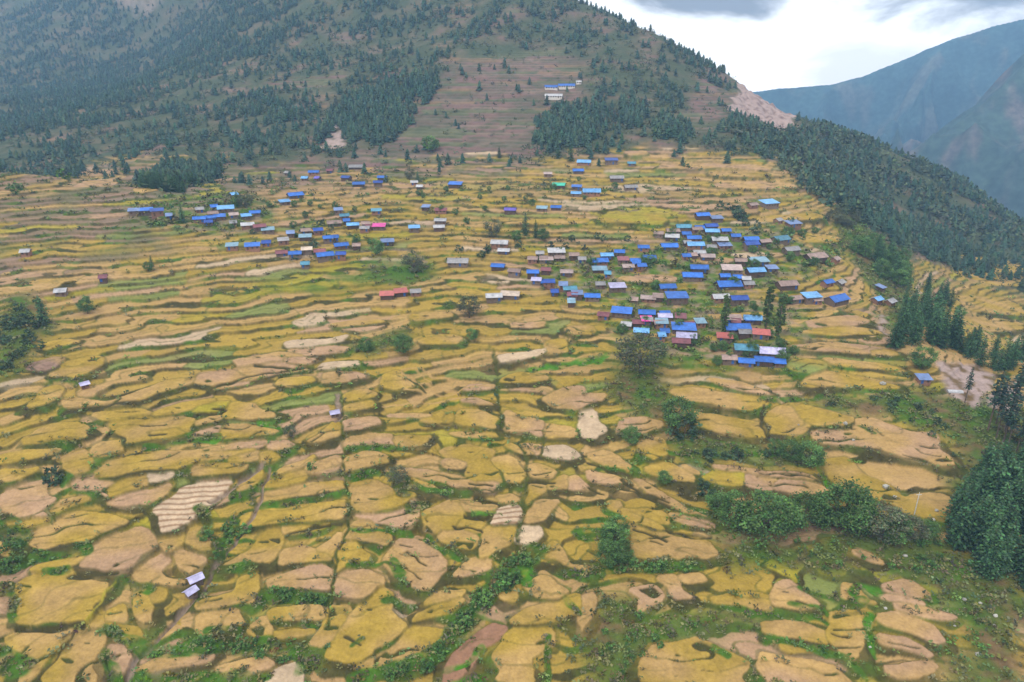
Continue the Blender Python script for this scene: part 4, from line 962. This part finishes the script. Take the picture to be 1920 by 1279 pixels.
SINGLES = '''
columnar_tree 1356,628,76 slim columnar tree standing alone, leftmost of three in the village
columnar_tree 1435,618,80 slim columnar tree, middle of three behind the red roofed house
columnar_tree 1457,640,88 slim columnar tree, rightmost of three, tallest and nearest
bare_tree 1200,698,78 broad grey green thinly leaved tree below the lowest village houses
bare_tree 776,510,44 grey leafless looking tree beside the green meadow left of the grey house
bare_tree 880,596,50 tall grey twiggy tree left of the white long house
broadleaf_tree 705,478,34 bright green tree beside the slate blue roofed house and meadow
bare_tree 922,444,36 grey twiggy tree below the violet roofed house
pine_tree 985,442,42 dark pine, tallest of the trees below the pale teal roof
pine_tree 1004,446,34 dark pine right of the tallest in the clump below the pale teal roof
broadleaf_tree 1018,450,24 green bushy tree at the right end of the pine clump
broadleaf_tree 970,452,22 green bushy tree at the left end of the pine clump
pine_tree 343,418,34 lone dark pine left of the upper left hamlet
pine_tree 446,388,28 dark pine above the upper left hamlet roofs
bare_tree 461,389,28 brownish tree beside the pine above the hamlet roofs
pine_tree 82,604,44 dark conifer by the left edge above the shrubs
broadleaf_tree 165,588,32 dark round tree on the left terraces below the white hut
pine_tree 285,500,20 small pine on a bank of the left terraces
broadleaf_tree 278,508,16 low round tree beside the small pine of the left terraces
broadleaf_tree 688,658,30 green tree by the curved strips of the middle fields
broadleaf_tree 757,662,38 dark green tree right of the curved field strips
broadleaf_tree 884,638,26 green tree at the left end of a bushy bank
pine_tree 1070,303,36 dark pine directly above the light blue roofed top house
pine_tree 1046,298,24 dark pine left of the pine above the top house
pine_tree 936,296,20 small dark pine on the edge of the dry terraces
bare_tree 768,337,24 thin olive tree above the white huts
broadleaf_tree 806,284,30 round bush at the foot of the dry terraces
broadleaf_tree 1183,832,38 pale green round tree between two harvested fields
broadleaf_tree 1272,800,60 tall green tree at the corner of the golden field
dark_shrub 1284,818,40 dark bush below the tall green corner tree
broadleaf_tree 1246,905,26 bright green bush on the spur path
broadleaf_tree 1516,874,50 dark round tree at the right end of the upper hedge
broadleaf_tree 1482,862,38 dark green tree in the middle of the upper hedge
broadleaf_tree 1452,852,32 dark green tree at the left end of the upper hedge
broadleaf_tree 1376,988,76 bright green tree, first large one at the left of the tree belt
broadleaf_tree 1427,1002,92 tallest dark green tree of the tree belt
broadleaf_tree 1346,966,50 small tree at the left tip of the tree belt
broadleaf_tree 1467,994,66 green tree right of the tallest in the tree belt
broadleaf_tree 1503,990,70 yellowish green tree in the middle of the tree belt
broadleaf_tree 1540,985,62 low green tree left of the dark rounded tree of the belt
broadleaf_tree 1578,990,88 dark rounded tree crowning the right half of the tree belt
broadleaf_tree 1612,1000,66 dark tree right of the rounded one in the belt
bare_tree 1650,1014,66 greyish tree in the right half of the tree belt
broadleaf_tree 1676,1018,56 dark low tree near the right end of the tree belt
bare_tree 1706,1012,46 grey bush near the right end of the tree belt
broadleaf_tree 1738,1010,38 last small tree of the belt before the pine wood
broadleaf_tree 1150,1028,56 tall bright green tree over the gully
broadleaf_tree 1138,1058,52 green tree below the tallest one over the gully
broadleaf_tree 1166,1052,44 pale round tree on the right of the gully trees
broadleaf_tree 1156,1004,44 green tree at the top of the gully trees
broadleaf_tree 1208,608,18 small garden tree between the crowded lowest houses
bare_tree 745,905,34 scrubby olive bush on the bank of a golden field
tall_pine 1852,808,104 tall thin pine with bare trunk, left of the pair by the slide
tall_pine 1884,812,110 tall thin pine with bare trunk, right of the pair by the slide
tall_pine 1808,758,62 thin bare pine standing in the pale slide
tall_pine 1903,762,86 slender pine at the right edge of the pale slide
broadleaf_tree 1728,690,40 green tree at the left edge of the pale slide
shrub 30,365,20 green bush on the upper left terraces near the frame edge
shrub 120,335,16 dark bush among tan upper left terraces
bare_tree 545,820,26 mauve grey thicket beside the stream
dark_shrub 100,905,30 shrub on the brown mound of the left fields
shrub 585,880,16 shrub beside the stream above the golden triangle
'''
def singles():
    for l in SINGLES.strip().splitlines():
        kd, q, lab = l.split(' ', 2); px, py, hp = map(float, q.split(',')); x, y = hit(Z, px, py)
        plant(kd, x, y, hp / scale_px(x, y) * 1.02, lab, None)
singles()
GROVES = [
    ('pine_tree', 95, (12, 19), '1768,985 1800,1045 1850,1088 1925,1112 1990,1125 1990,850 1920,860 1870,885 1825,915 1790,945', 'dark green pine in the dense wood at the lower right edge', 'pines of the lower right wood'),
    ('pine_tree', 26, (13, 20), '1672,655 1740,652 1800,664 1800,640 1740,606 1690,598', 'dark pine in the grove left above the pale slide', 'pines of the grove by the slide'),
    ('pine_tree', 9, (9, 14), '1688,556 1732,560 1742,602 1694,604', 'smaller pine at the upper end of the grove left above the slide', 'small pines above the grove'),
    ('pine_tree', 8, (10, 15), '1792,652 1842,664 1842,692 1798,678', 'pine in the gap between grove and row above the slide', 'pines of the gap above the slide'),
    ('tall_pine', 9, (15, 21), '1856,790 1930,765 1960,860 1876,852', 'tall bare stemmed pine above the lower right wood', 'tall pines above the lower right wood'),
    ('pine_tree', 22, (11, 16), '1838,690 1925,712 1990,720 1990,665 1925,660 1840,662', 'pine in the row right above the pale slide', 'pines above the slide'),
    ('broadleaf_tree', 13, (9, 14), '1606,470 1640,515 1668,540 1700,542 1695,500 1640,452', 'dark bushy tree in the copse right of the main village', 'trees of the copse beside the village'),
    ('pine_tree', 13, (11, 16), '1612,470 1645,510 1672,535 1700,540 1695,490 1645,452', 'dark pine among the copse right of the main village', 'pines of the copse beside the village'),
    ('pine_tree', 9, (10, 14), '1715,562 1782,578 1790,562 1735,540', 'pine behind the grove, beside the golden fields beyond', 'pines by the far golden fields'),
    ('bare_tree', 10, (5, 8), '1545,420 1600,432 1610,410 1560,398', 'grey thicket tree above the copse', 'thicket above the copse'),
    ('broadleaf_tree', 26, (3.5, 6), '1150,575 1490,560 1500,690 1330,690 1150,650', 'small leafy tree in the gardens of the lower village', 'garden trees of the lower village'),
    ('broadleaf_tree', 30, (3.5, 6), '1100,480 1260,420 1480,400 1560,440 1580,500 1440,555 1100,560', 'small leafy tree in the gardens of the upper village', 'garden trees of the upper village'),
    ('broadleaf_tree', 20, (3, 5.5), '370,390 500,380 740,380 740,480 560,500 400,440', 'small tree in the left hamlet gardens', 'garden trees of the left hamlet'),
    ('broadleaf_tree', 18, (3, 5.5), '760,360 900,350 1200,330 1200,360 1000,420 800,440', 'small tree on the banks below the top row of houses', 'trees below the top row'),
    ('dark_shrub', 14, (3, 5.5), '1332,388 1352,378 1422,425 1418,442 1370,412', 'dark shrub in the slanting hedge above the main village', 'shrubs of the slanting hedge'),
    ('dark_shrub', 24, (2.2, 4), '0,565 88,572 90,640 40,690 0,712', 'dark shrub on the wild slope at the left edge', 'shrubs of the left wild slope'),
    ('shrub', 30, (2, 3.6), '1012,1032 960,1050 900,1105 845,1180 872,1180 932,1132 992,1062', 'leafy green shrub in the gully above the red earth', 'shrubs of the gully'),
    ('shrub', 16, (1.6, 2.8), '850,1195 800,1232 740,1250 690,1285 760,1285 830,1240', 'green shrub at the bottom end of the gully', 'shrubs at the gully end'),
    ('shrub', 16, (1.6, 2.6), '350,1206 450,1200 572,1212 575,1255 450,1225 355,1225', 'green shrub in the hedge above the bottom left strip fields', 'shrubs of the bottom hedge'),
    ('shrub', 12, (1.6, 2.6), '505,1108 560,1116 612,1120 608,1134 520,1128', 'green shrub on the bank under the pink field', 'shrubs under the pink field'),
    ('shrub', 14, (1.5, 2.8), '0,985 40,1000 45,1060 20,1080 0,1060', 'green shrub on the left edge by the golden fields', 'shrubs of the left edge'),
    ('shrub', 12, (1.5, 3), '375,960 400,1000 430,985 470,1000 400,1060 370,1010', 'green shrub along the stream above the mill huts', 'shrubs along the stream'),
    ('shrub', 10, (1.6, 3.0), '1130,1062 1200,1060 1312,1058 1312,1072 1200,1075', 'green shrub of the hedge under the spur field', 'shrubs under the spur field'),
    ('dark_shrub', 12, (2, 3.5), '1255,842 1330,850 1440,842 1440,860 1330,866 1262,860', 'dark shrub along the belt below the golden field', 'shrubs below the golden field'),
    ('dark_shrub', 8, (2, 3.2), '1310,905 1340,930 1350,965 1325,950', 'dark shrub climbing to the tree belt', 'shrubs beside the tree belt'),
    ('shrub', 22, (2.2, 4), '1150,560 1490,560 1500,680 1320,685 1150,640', 'garden shrub between the lower village houses', 'garden shrubs of the lower village'),
    ('shrub', 22, (2.2, 4), '1000,490 1260,450 1560,440 1580,500 1440,555 1080,570', 'garden shrub between the upper village houses', 'garden shrubs of the upper village'),
    ('dark_shrub', 14, (2.2, 4), '440,420 740,400 740,450 600,500 450,470', 'dark shrub between the left middle hamlet houses', 'shrubs of the left hamlet'),
    ('dark_shrub', 16, (2.5, 4.5), '860,470 1180,440 1180,460 900,490', 'dark shrub on the bushy bank above the middle hamlet', 'shrubs of the middle bank'),
    ('dark_shrub', 14, (1.5, 3), '1450,758 1700,745 1780,790 1790,860 1700,790 1560,770', 'dark shrub on the wild strip below the grass plot', 'shrubs of the wild strip'),
    ('shrub', 18, (1.2, 2.6), '1360,1010 1780,1020 1780,1090 1640,1075 1480,1075', 'low green shrub in the wild hollow under the tree belt', 'shrubs of the wild hollow'),
    ('shrub', 16, (1.0, 2.2), '1110,1200 1190,1130 1200,1160 1400,1160 1300,1190 1190,1240 1180,1279 1110,1279', 'low olive shrub on the wild ground at the bottom', 'shrubs of the bottom wild ground'),
]
def groves():
    for kd, n, (a, b), s, lab, grp in GROVES:
        P = np.array(pts(s)); rr = random.Random(hash_(grp)); k = 0
        while k < n:
            px = rr.uniform(P[:, 0].min(), P[:, 0].max()); py = rr.uniform(P[:, 1].min(), P[:, 1].max())
            if not inside(np.array([px]), np.array([py]), P)[0]: continue
            x, y = hit(Z, px, py); plant(kd, x, y, rr.uniform(a, b), lab, grp); k += 1
groves()

# ------------------------------------------------------------------ woods and scrub one cannot count
def scatter(name, templates, P, sc, tint, label=None):
    V = []; F = []; Cc = []; o = 0; ch = rng.integers(0, len(templates), len(P)); an = rng.uniform(0, 6.283, len(P))
    for k, (tv, tf, tt) in enumerate(templates):
        m = ch == k; n = m.sum()
        if not n: continue
        ca, sa = np.cos(an[m])[:, None], np.sin(an[m])[:, None]; s = sc[m][:, None]
        v = np.stack([(tv[None, :, 0] * ca - tv[None, :, 1] * sa) * s, (tv[None, :, 0] * sa + tv[None, :, 1] * ca) * s, tv[None, :, 2] * s], -1) + P[m][:, None]
        V.append(v.reshape(-1, 3)); F.append((tf[None] + (np.arange(n) * len(tv))[:, None, None] + o).reshape(-1, 4)); o += n * len(tv)
        Cc.append((tint[m][:, None] * tt[None, :, None]).reshape(-1, 3))
    ob = mesh_obj(name, np.concatenate(V), np.concatenate(F), LEAF, col=np.clip(np.concatenate(Cc), .004, .6)); return tag(ob, kind='stuff')
def far_woods():
    D1 = region('565,275 640,205 720,150 822,134 832,160 785,200 765,240 705,280 640,255', '1030,200 1090,195 1145,205 1125,272 1040,278 1000,268', '1158,190 1212,184 1208,236 1165,242', '1218,230 1292,224 1292,264 1222,264', '285,312 418,312 400,338 300,376 262,370',
                '1330,235 1375,246 1490,248 1540,240 1580,246 1700,290 1800,338 1925,426 1925,492 1850,450 1790,440 1740,395 1660,385 1600,340 1540,322 1460,290 1390,268', '1450,300 1500,310 1560,345 1640,395 1640,425 1560,395 1500,345', soft=6)
    D2 = region('-100,285 0,272 120,234 250,182 400,130 560,75 640,60 560,20 300,100 150,170 0,225 -100,240', '0,300 60,270 110,268 150,285 60,305', '140,236 235,200 240,222 200,240 150,244', '0,-60 560,-60 545,50 385,100 190,170 0,232', '380,172 560,162 640,252 560,286 420,272', '640,0 800,0 780,70 660,80', '1340,110 1420,150 1360,180 1310,150', '1540,330 1600,370 1660,440 1760,500 1860,520 1900,490 1800,440 1700,400 1620,350', soft=14, warp=10)
    bare = np.clip(DRY * .95 + ROCK + PALE, 0, 1)
    n = 350000; y = 440 + 1830 * rng.random(n) ** 1.25; t = rng.uniform(-1.0, 1.0, n); x = y * t * .985
    up = sample(UPPER, x, y); d1 = sample(D1, x, y); d2 = sample(D2, x, y); br = sample(bare, x, y); cl = sstep(-.1, .3, fbm(x / 60, y / 55, 81, 4)); gap = sstep(.15, .4, fbm(x / 38 + 30, y / 34, 82, 3))
    gap2 = sstep(.0, .35, fbm(x / 75 + 3, y / 48, 84, 4)); dens = up * (1 - br) * (.20 + .6 * cl) * (1 - .75 * gap2) + .03 * up; dens = np.maximum(dens, np.where(x > 190, .46 * (1 - .85 * gap2), .85) * d1 * (1 - .8 * gap)); dens = np.maximum(dens, d2 * (.32 + .6 * cl) * (1 - .9 * gap2) * (1 - .3 * gap)) * (1 - sample(ROCK, x, y)) * (1 - sample(PALE, x, y))
    dens = np.maximum(dens, .16 * cl * (1 - up) * (d1 < .1) * np.clip((y - 480) / 60, 0, 1) * (1 - .7 * sstep(-100, 150, x) * sstep(330, 200, x))); keep = rng.random(n) < dens * np.clip(y / 1300, .35, 1); x, y, d1, d2, cl = x[keep], y[keep], d1[keep], d2[keep], cl[keep]
    ridge = (d1 > .5) & (x > 190)
    sh = rng.random(len(x)) < np.where(d1 > .5, np.where(ridge, .62, .12), np.where(d2 > .5, .45, .8))
    def tpl_pine(rr):
        v = []; f = []; 
        for k in range(5):
            u = k / 5; rad = .34 * (1 - u) ** .6 + .02
            for i in range(5):
                a = 2 * math.pi * (i + rr.uniform(-.3, .3)) / 5 + k; w = .62; r_ = rad * rr.uniform(.7, 1.2); b = len(v)
                v += [(0, 0, .08 + .92 * u + .26), (r_ * math.cos(a - w), r_ * math.sin(a - w), .10 + .9 * u), (r_ * 1.15 * math.cos(a), r_ * 1.15 * math.sin(a), .06 + .9 * u), (r_ * math.cos(a + w), r_ * math.sin(a + w), .10 + .9 * u)]; f.append((b, b + 1, b + 2, b + 3))
        return np.array(v), np.array(f), np.repeat(rr.uniform(.7, 1.3, len(f)), 4)
    def tpl_bush(rr):
        c = rr.normal(size=(14, 3)) * [.30, .30, .22] + [0, 0, .45]; v, f = leaves_at(c, .26, .5, rr); return v, f, np.repeat(rr.uniform(.7, 1.3, len(f)), 4)
    tp = [tpl_pine(np.random.default_rng(k)) for k in range(6)]; tb = [tpl_bush(np.random.default_rng(k + 20)) for k in range(6)]
    z = ground(x, y); P = np.stack([x, y, z - .3], -1); N_ = len(x)
    tint = np.array([.036, .070, .046]) * rng.uniform(.75, 1.35, (N_, 1)) + rng.normal(size=(N_, 3)) * .004 + np.array([.02, .018, .004]) * (rng.random((N_, 1)) < .25)
    hgt = rng.uniform(5, 9.5, N_) * np.where(d1 > .5, 1.1, 1)
    # the nearest pines stand as single trees, the rest of the wood is one mass
    near = np.argsort(np.where(sh, 1e9, np.hypot(x, y)))[:295 - sum(1 for o in bpy.data.objects if o.parent is None and o.name.split('.')[0] == 'pine_tree')]
    for k in near:
        pxk = float(project(x[k], y[k], float(z[k]) - CAMZ)[0])
        lab, grp = (('pine at the near edge of the ridge wood right of the terraces', 'near pines of the ridge wood') if pxk > 1340 else ('pine in the dark clumps below the white hillside buildings', 'pines of the dark clumps') if pxk > 980 else
                    ('pine at the lower edge of the left hillside wood', 'near pines of the left hillside wood') if pxk > 440 else ('pine in the dark wedge of wood above the upper left hamlet', 'pines of the dark wedge'))
        plant('pine_tree', float(x[k]), float(y[k]), float(hgt[k]) * 1.05, lab, grp)
    farm = np.ones(N_, bool); farm[near] = False; P = P[farm]; sh = sh[farm]; tint = tint[farm]; hgt = hgt[farm]; d1 = d1[farm]; N_ = len(P)
    scatter('hillside_forest', tp, P[~sh], hgt[~sh], tint[~sh])
    t2 = np.array([.060, .078, .040]) * rng.uniform(.7, 1.4, (N_, 1)) + rng.normal(size=(N_, 3)) * .006
    scatter('hillside_scrub', tb, P[sh], np.where(d1[sh] > .5, rng.uniform(5, 9, sh.sum()), rng.uniform(1.8, 4.6, sh.sum())), t2[sh])
    # tufts on banks and wild ground
    A = np.gradient(rows)[:, None] * rows[:, None] * np.gradient(tan_c)[None] * .985
    inview = (np.abs(tan_c)[None] < 1.3) & (GY < 520) & (GY > 90)
    pr = VEG * A * np.where(GY < 260, .55, np.where(GY < 340, .36, .22)) * inview; m = rng.random(pr.shape) < pr; x = GX[m] + rng.normal(size=m.sum()) * .25; y = GY[m] + rng.normal(size=m.sum()) * .25
    def tpl_tuft(rr):
        c = rr.normal(size=(8, 3)) * [.42, .42, .22] + [0, 0, .35]; v, f = leaves_at(c, .30, .5, rr); return v, f, np.repeat(rr.uniform(.7, 1.3, len(f)), 4)
    tt = [tpl_tuft(np.random.default_rng(k + 40)) for k in range(6)]; n = len(x)
    gr = sstep(-.1, .5, fbm(x / 14, y / 12, 83, 3))[:, None]
    tint = (np.array([.105, .100, .042]) * (1 - gr) + np.array([.072, .138, .030]) * gr) * rng.uniform(.5, 1.6, (n, 1)) + rng.normal(size=(n, 3)) * .010
    scatter('undergrowth', tt, np.stack([x, y, ground(x, y)], -1), rng.uniform(.7, 1.9, n) * (1 + .45 * sstep(320, 380, y)) * (1 + .5 * sample(HAMLET, x, y)), tint)
    print('SCATTER', N_, sh.sum(), n)
far_woods()

# ------------------------------------------------------------------ boulders, pole
def boulders():
    m = material('boulder_stone', color=(.30, .29, .26), var=.3, scale=1.5, bump=.4, objvar=.2)
    import bmesh
    L_ = [(1697, 1043, 9, 'white rock in the wild hollow below the tree belt'), (1808, 1125, 9, 'whitest boulder under the lower right wood'), (1838, 1131, 6, 'pale boulder right of the whitest one'), (1866, 1155, 9, 'pale boulder low on the right slope'), (1864, 1173, 6, 'small boulder just under another on the right slope'), (1834, 1228, 10, 'grey rock outcrop at the lower right'),
          (1790, 1174, 5, 'small stone right of the pink strips'), (1631, 1214, 7, 'pale stone at the edge of a golden field'), (1660, 1141, 8, 'grey stone above the pink strips'), (1661, 914, 15, 'dark brown rock on the edge of the big golden field'), (1678, 932, 8, 'grey rock below the dark brown rock'), (1756, 958, 8, 'rock in the golden corner by the wood'), (1750, 975, 8, 'brown rock low in the golden corner by the wood'),
          (1878, 855, 9, 'pale boulder above the lower right wood'), (1862, 838, 7, 'white stone among the thin pines'), (1895, 838, 8, 'white stone right of the thin pines'), (1600, 826, 7, 'rock in the large tan field'), (1585, 795, 9, 'brown rock at the upper rim of the tan field'), (1497, 797, 5, 'small rock in the golden field'), (1655, 720, 12, 'white stone at the end of a golden field')]
    for i, (px, py, w, lab) in enumerate(L_):
        x, y, z = place(px, py); r = w / 2.9 / scale_px(x, y); bm = bmesh.new(); bmesh.ops.create_icosphere(bm, subdivisions=3, radius=1); rr = random.Random(i)
        sx, sy, sz = rr.uniform(.9, 1.3), rr.uniform(.7, 1.1), rr.uniform(.6, .9); o1 = rr.uniform(0, 99)
        for v in bm.verts:
            q = v.co; k = 1 + .28 * float(noise(np.array(q.x * 1.3 + o1), np.array(q.y * 1.3 + q.z), 90)) + .12 * float(noise(np.array(q.x * 3 + o1), np.array(q.z * 3 + q.y * 2), 91)); v.co = (q.x * sx * k, q.y * sy * k, q.z * sz * k)
        me = bpy.data.meshes.new('boulder'); bm.to_mesh(me); bm.free(); me.materials.append(m); o = bpy.data.objects.new('boulder', me); COL.objects.link(o); o.location = (x, y, z + .3 * r); o.scale = (r, r, r); tag(o, lab, 'boulder', 'boulders on the right slope')
    x, y, z = place(1714, 966); P = empty('utility_pole', (x, y, z)); pm = material('concrete_pole', color=(.45, .44, .42), var=.15, scale=2)
    v, f = cone_v([(0, 0, -.8), (0, 0, 8.2)], (.16, .10), 10); f.append(tuple(range(10, 20))); mesh_obj('pole', v, f, pm, P)
    v, f = boxes([(-.8, .8, -.06, .06, 7.3, 7.44)]); mesh_obj('crossarm', v, f, pm, P)
    for sx in (-.65, .65): v, f = cone_v([(sx, 0, 7.44), (sx, 0, 7.65)], (.06, .05), 8); f.append(tuple(range(8, 16))); mesh_obj('insulator', v, f, WALLM['white'], P)
    tag(P, 'pale utility pole standing in the golden field left of the wood', 'pole')
    x, y, z = place(1790, 735); v, f = boxes([(-4.5, 4.5, -1.6, 1.6, .1, .5)]); t = empty('plastic_tunnel', (x, y, z), -.1); t.scale = (.62, .8, .7)
    n = 8; v = []; f = []
    for k in range(n + 1): a = math.pi * k / n; v += [(-4.5, -1.5 * math.cos(a), 1.2 * math.sin(a)), (4.5, -1.5 * math.cos(a), 1.2 * math.sin(a))]
    f = [(2 * k, 2 * k + 1, 2 * k + 3, 2 * k + 2) for k in range(n)]; f += [tuple(2 * k for k in range(n, -1, -1)), tuple(2 * k + 1 for k in range(n + 1))]
    mesh_obj('sheet', v, f, ROOFM['white'], t, smooth=False); tag(t, 'low white plastic tunnel lying left of the pale slide', 'tunnel')
boulders()
# ------------------------------------------------------------------ the air between
def haze():
    x0, x1, y0, y1, z0, z1 = -2600, 3350, -400, 3600, CAMZ - 547, CAMZ + 640
    v = [(x, y, z) for z in (z0, z1) for y in (y0, y1) for x in (x0, x1)]
    f = [(0, 2, 3, 1), (4, 5, 7, 6), (0, 1, 5, 4), (2, 6, 7, 3), (0, 4, 6, 2), (1, 3, 7, 5)]
    m = bpy.data.materials.new('haze_air'); m.use_nodes = True; nt = m.node_tree; nt.nodes.clear()
    o = nt.nodes.new('ShaderNodeOutputMaterial'); pv = nt.nodes.new('ShaderNodeVolumePrincipled')
    pv.inputs['Color'].default_value = (.34, .60, .97, 1); pv.inputs['Density'].default_value = .00016; pv.inputs['Anisotropy'].default_value = .1
    nt.links.new(pv.outputs[0], o.inputs['Volume'])
    tag(mesh_obj('haze', v, f, m), kind='stuff')
haze()
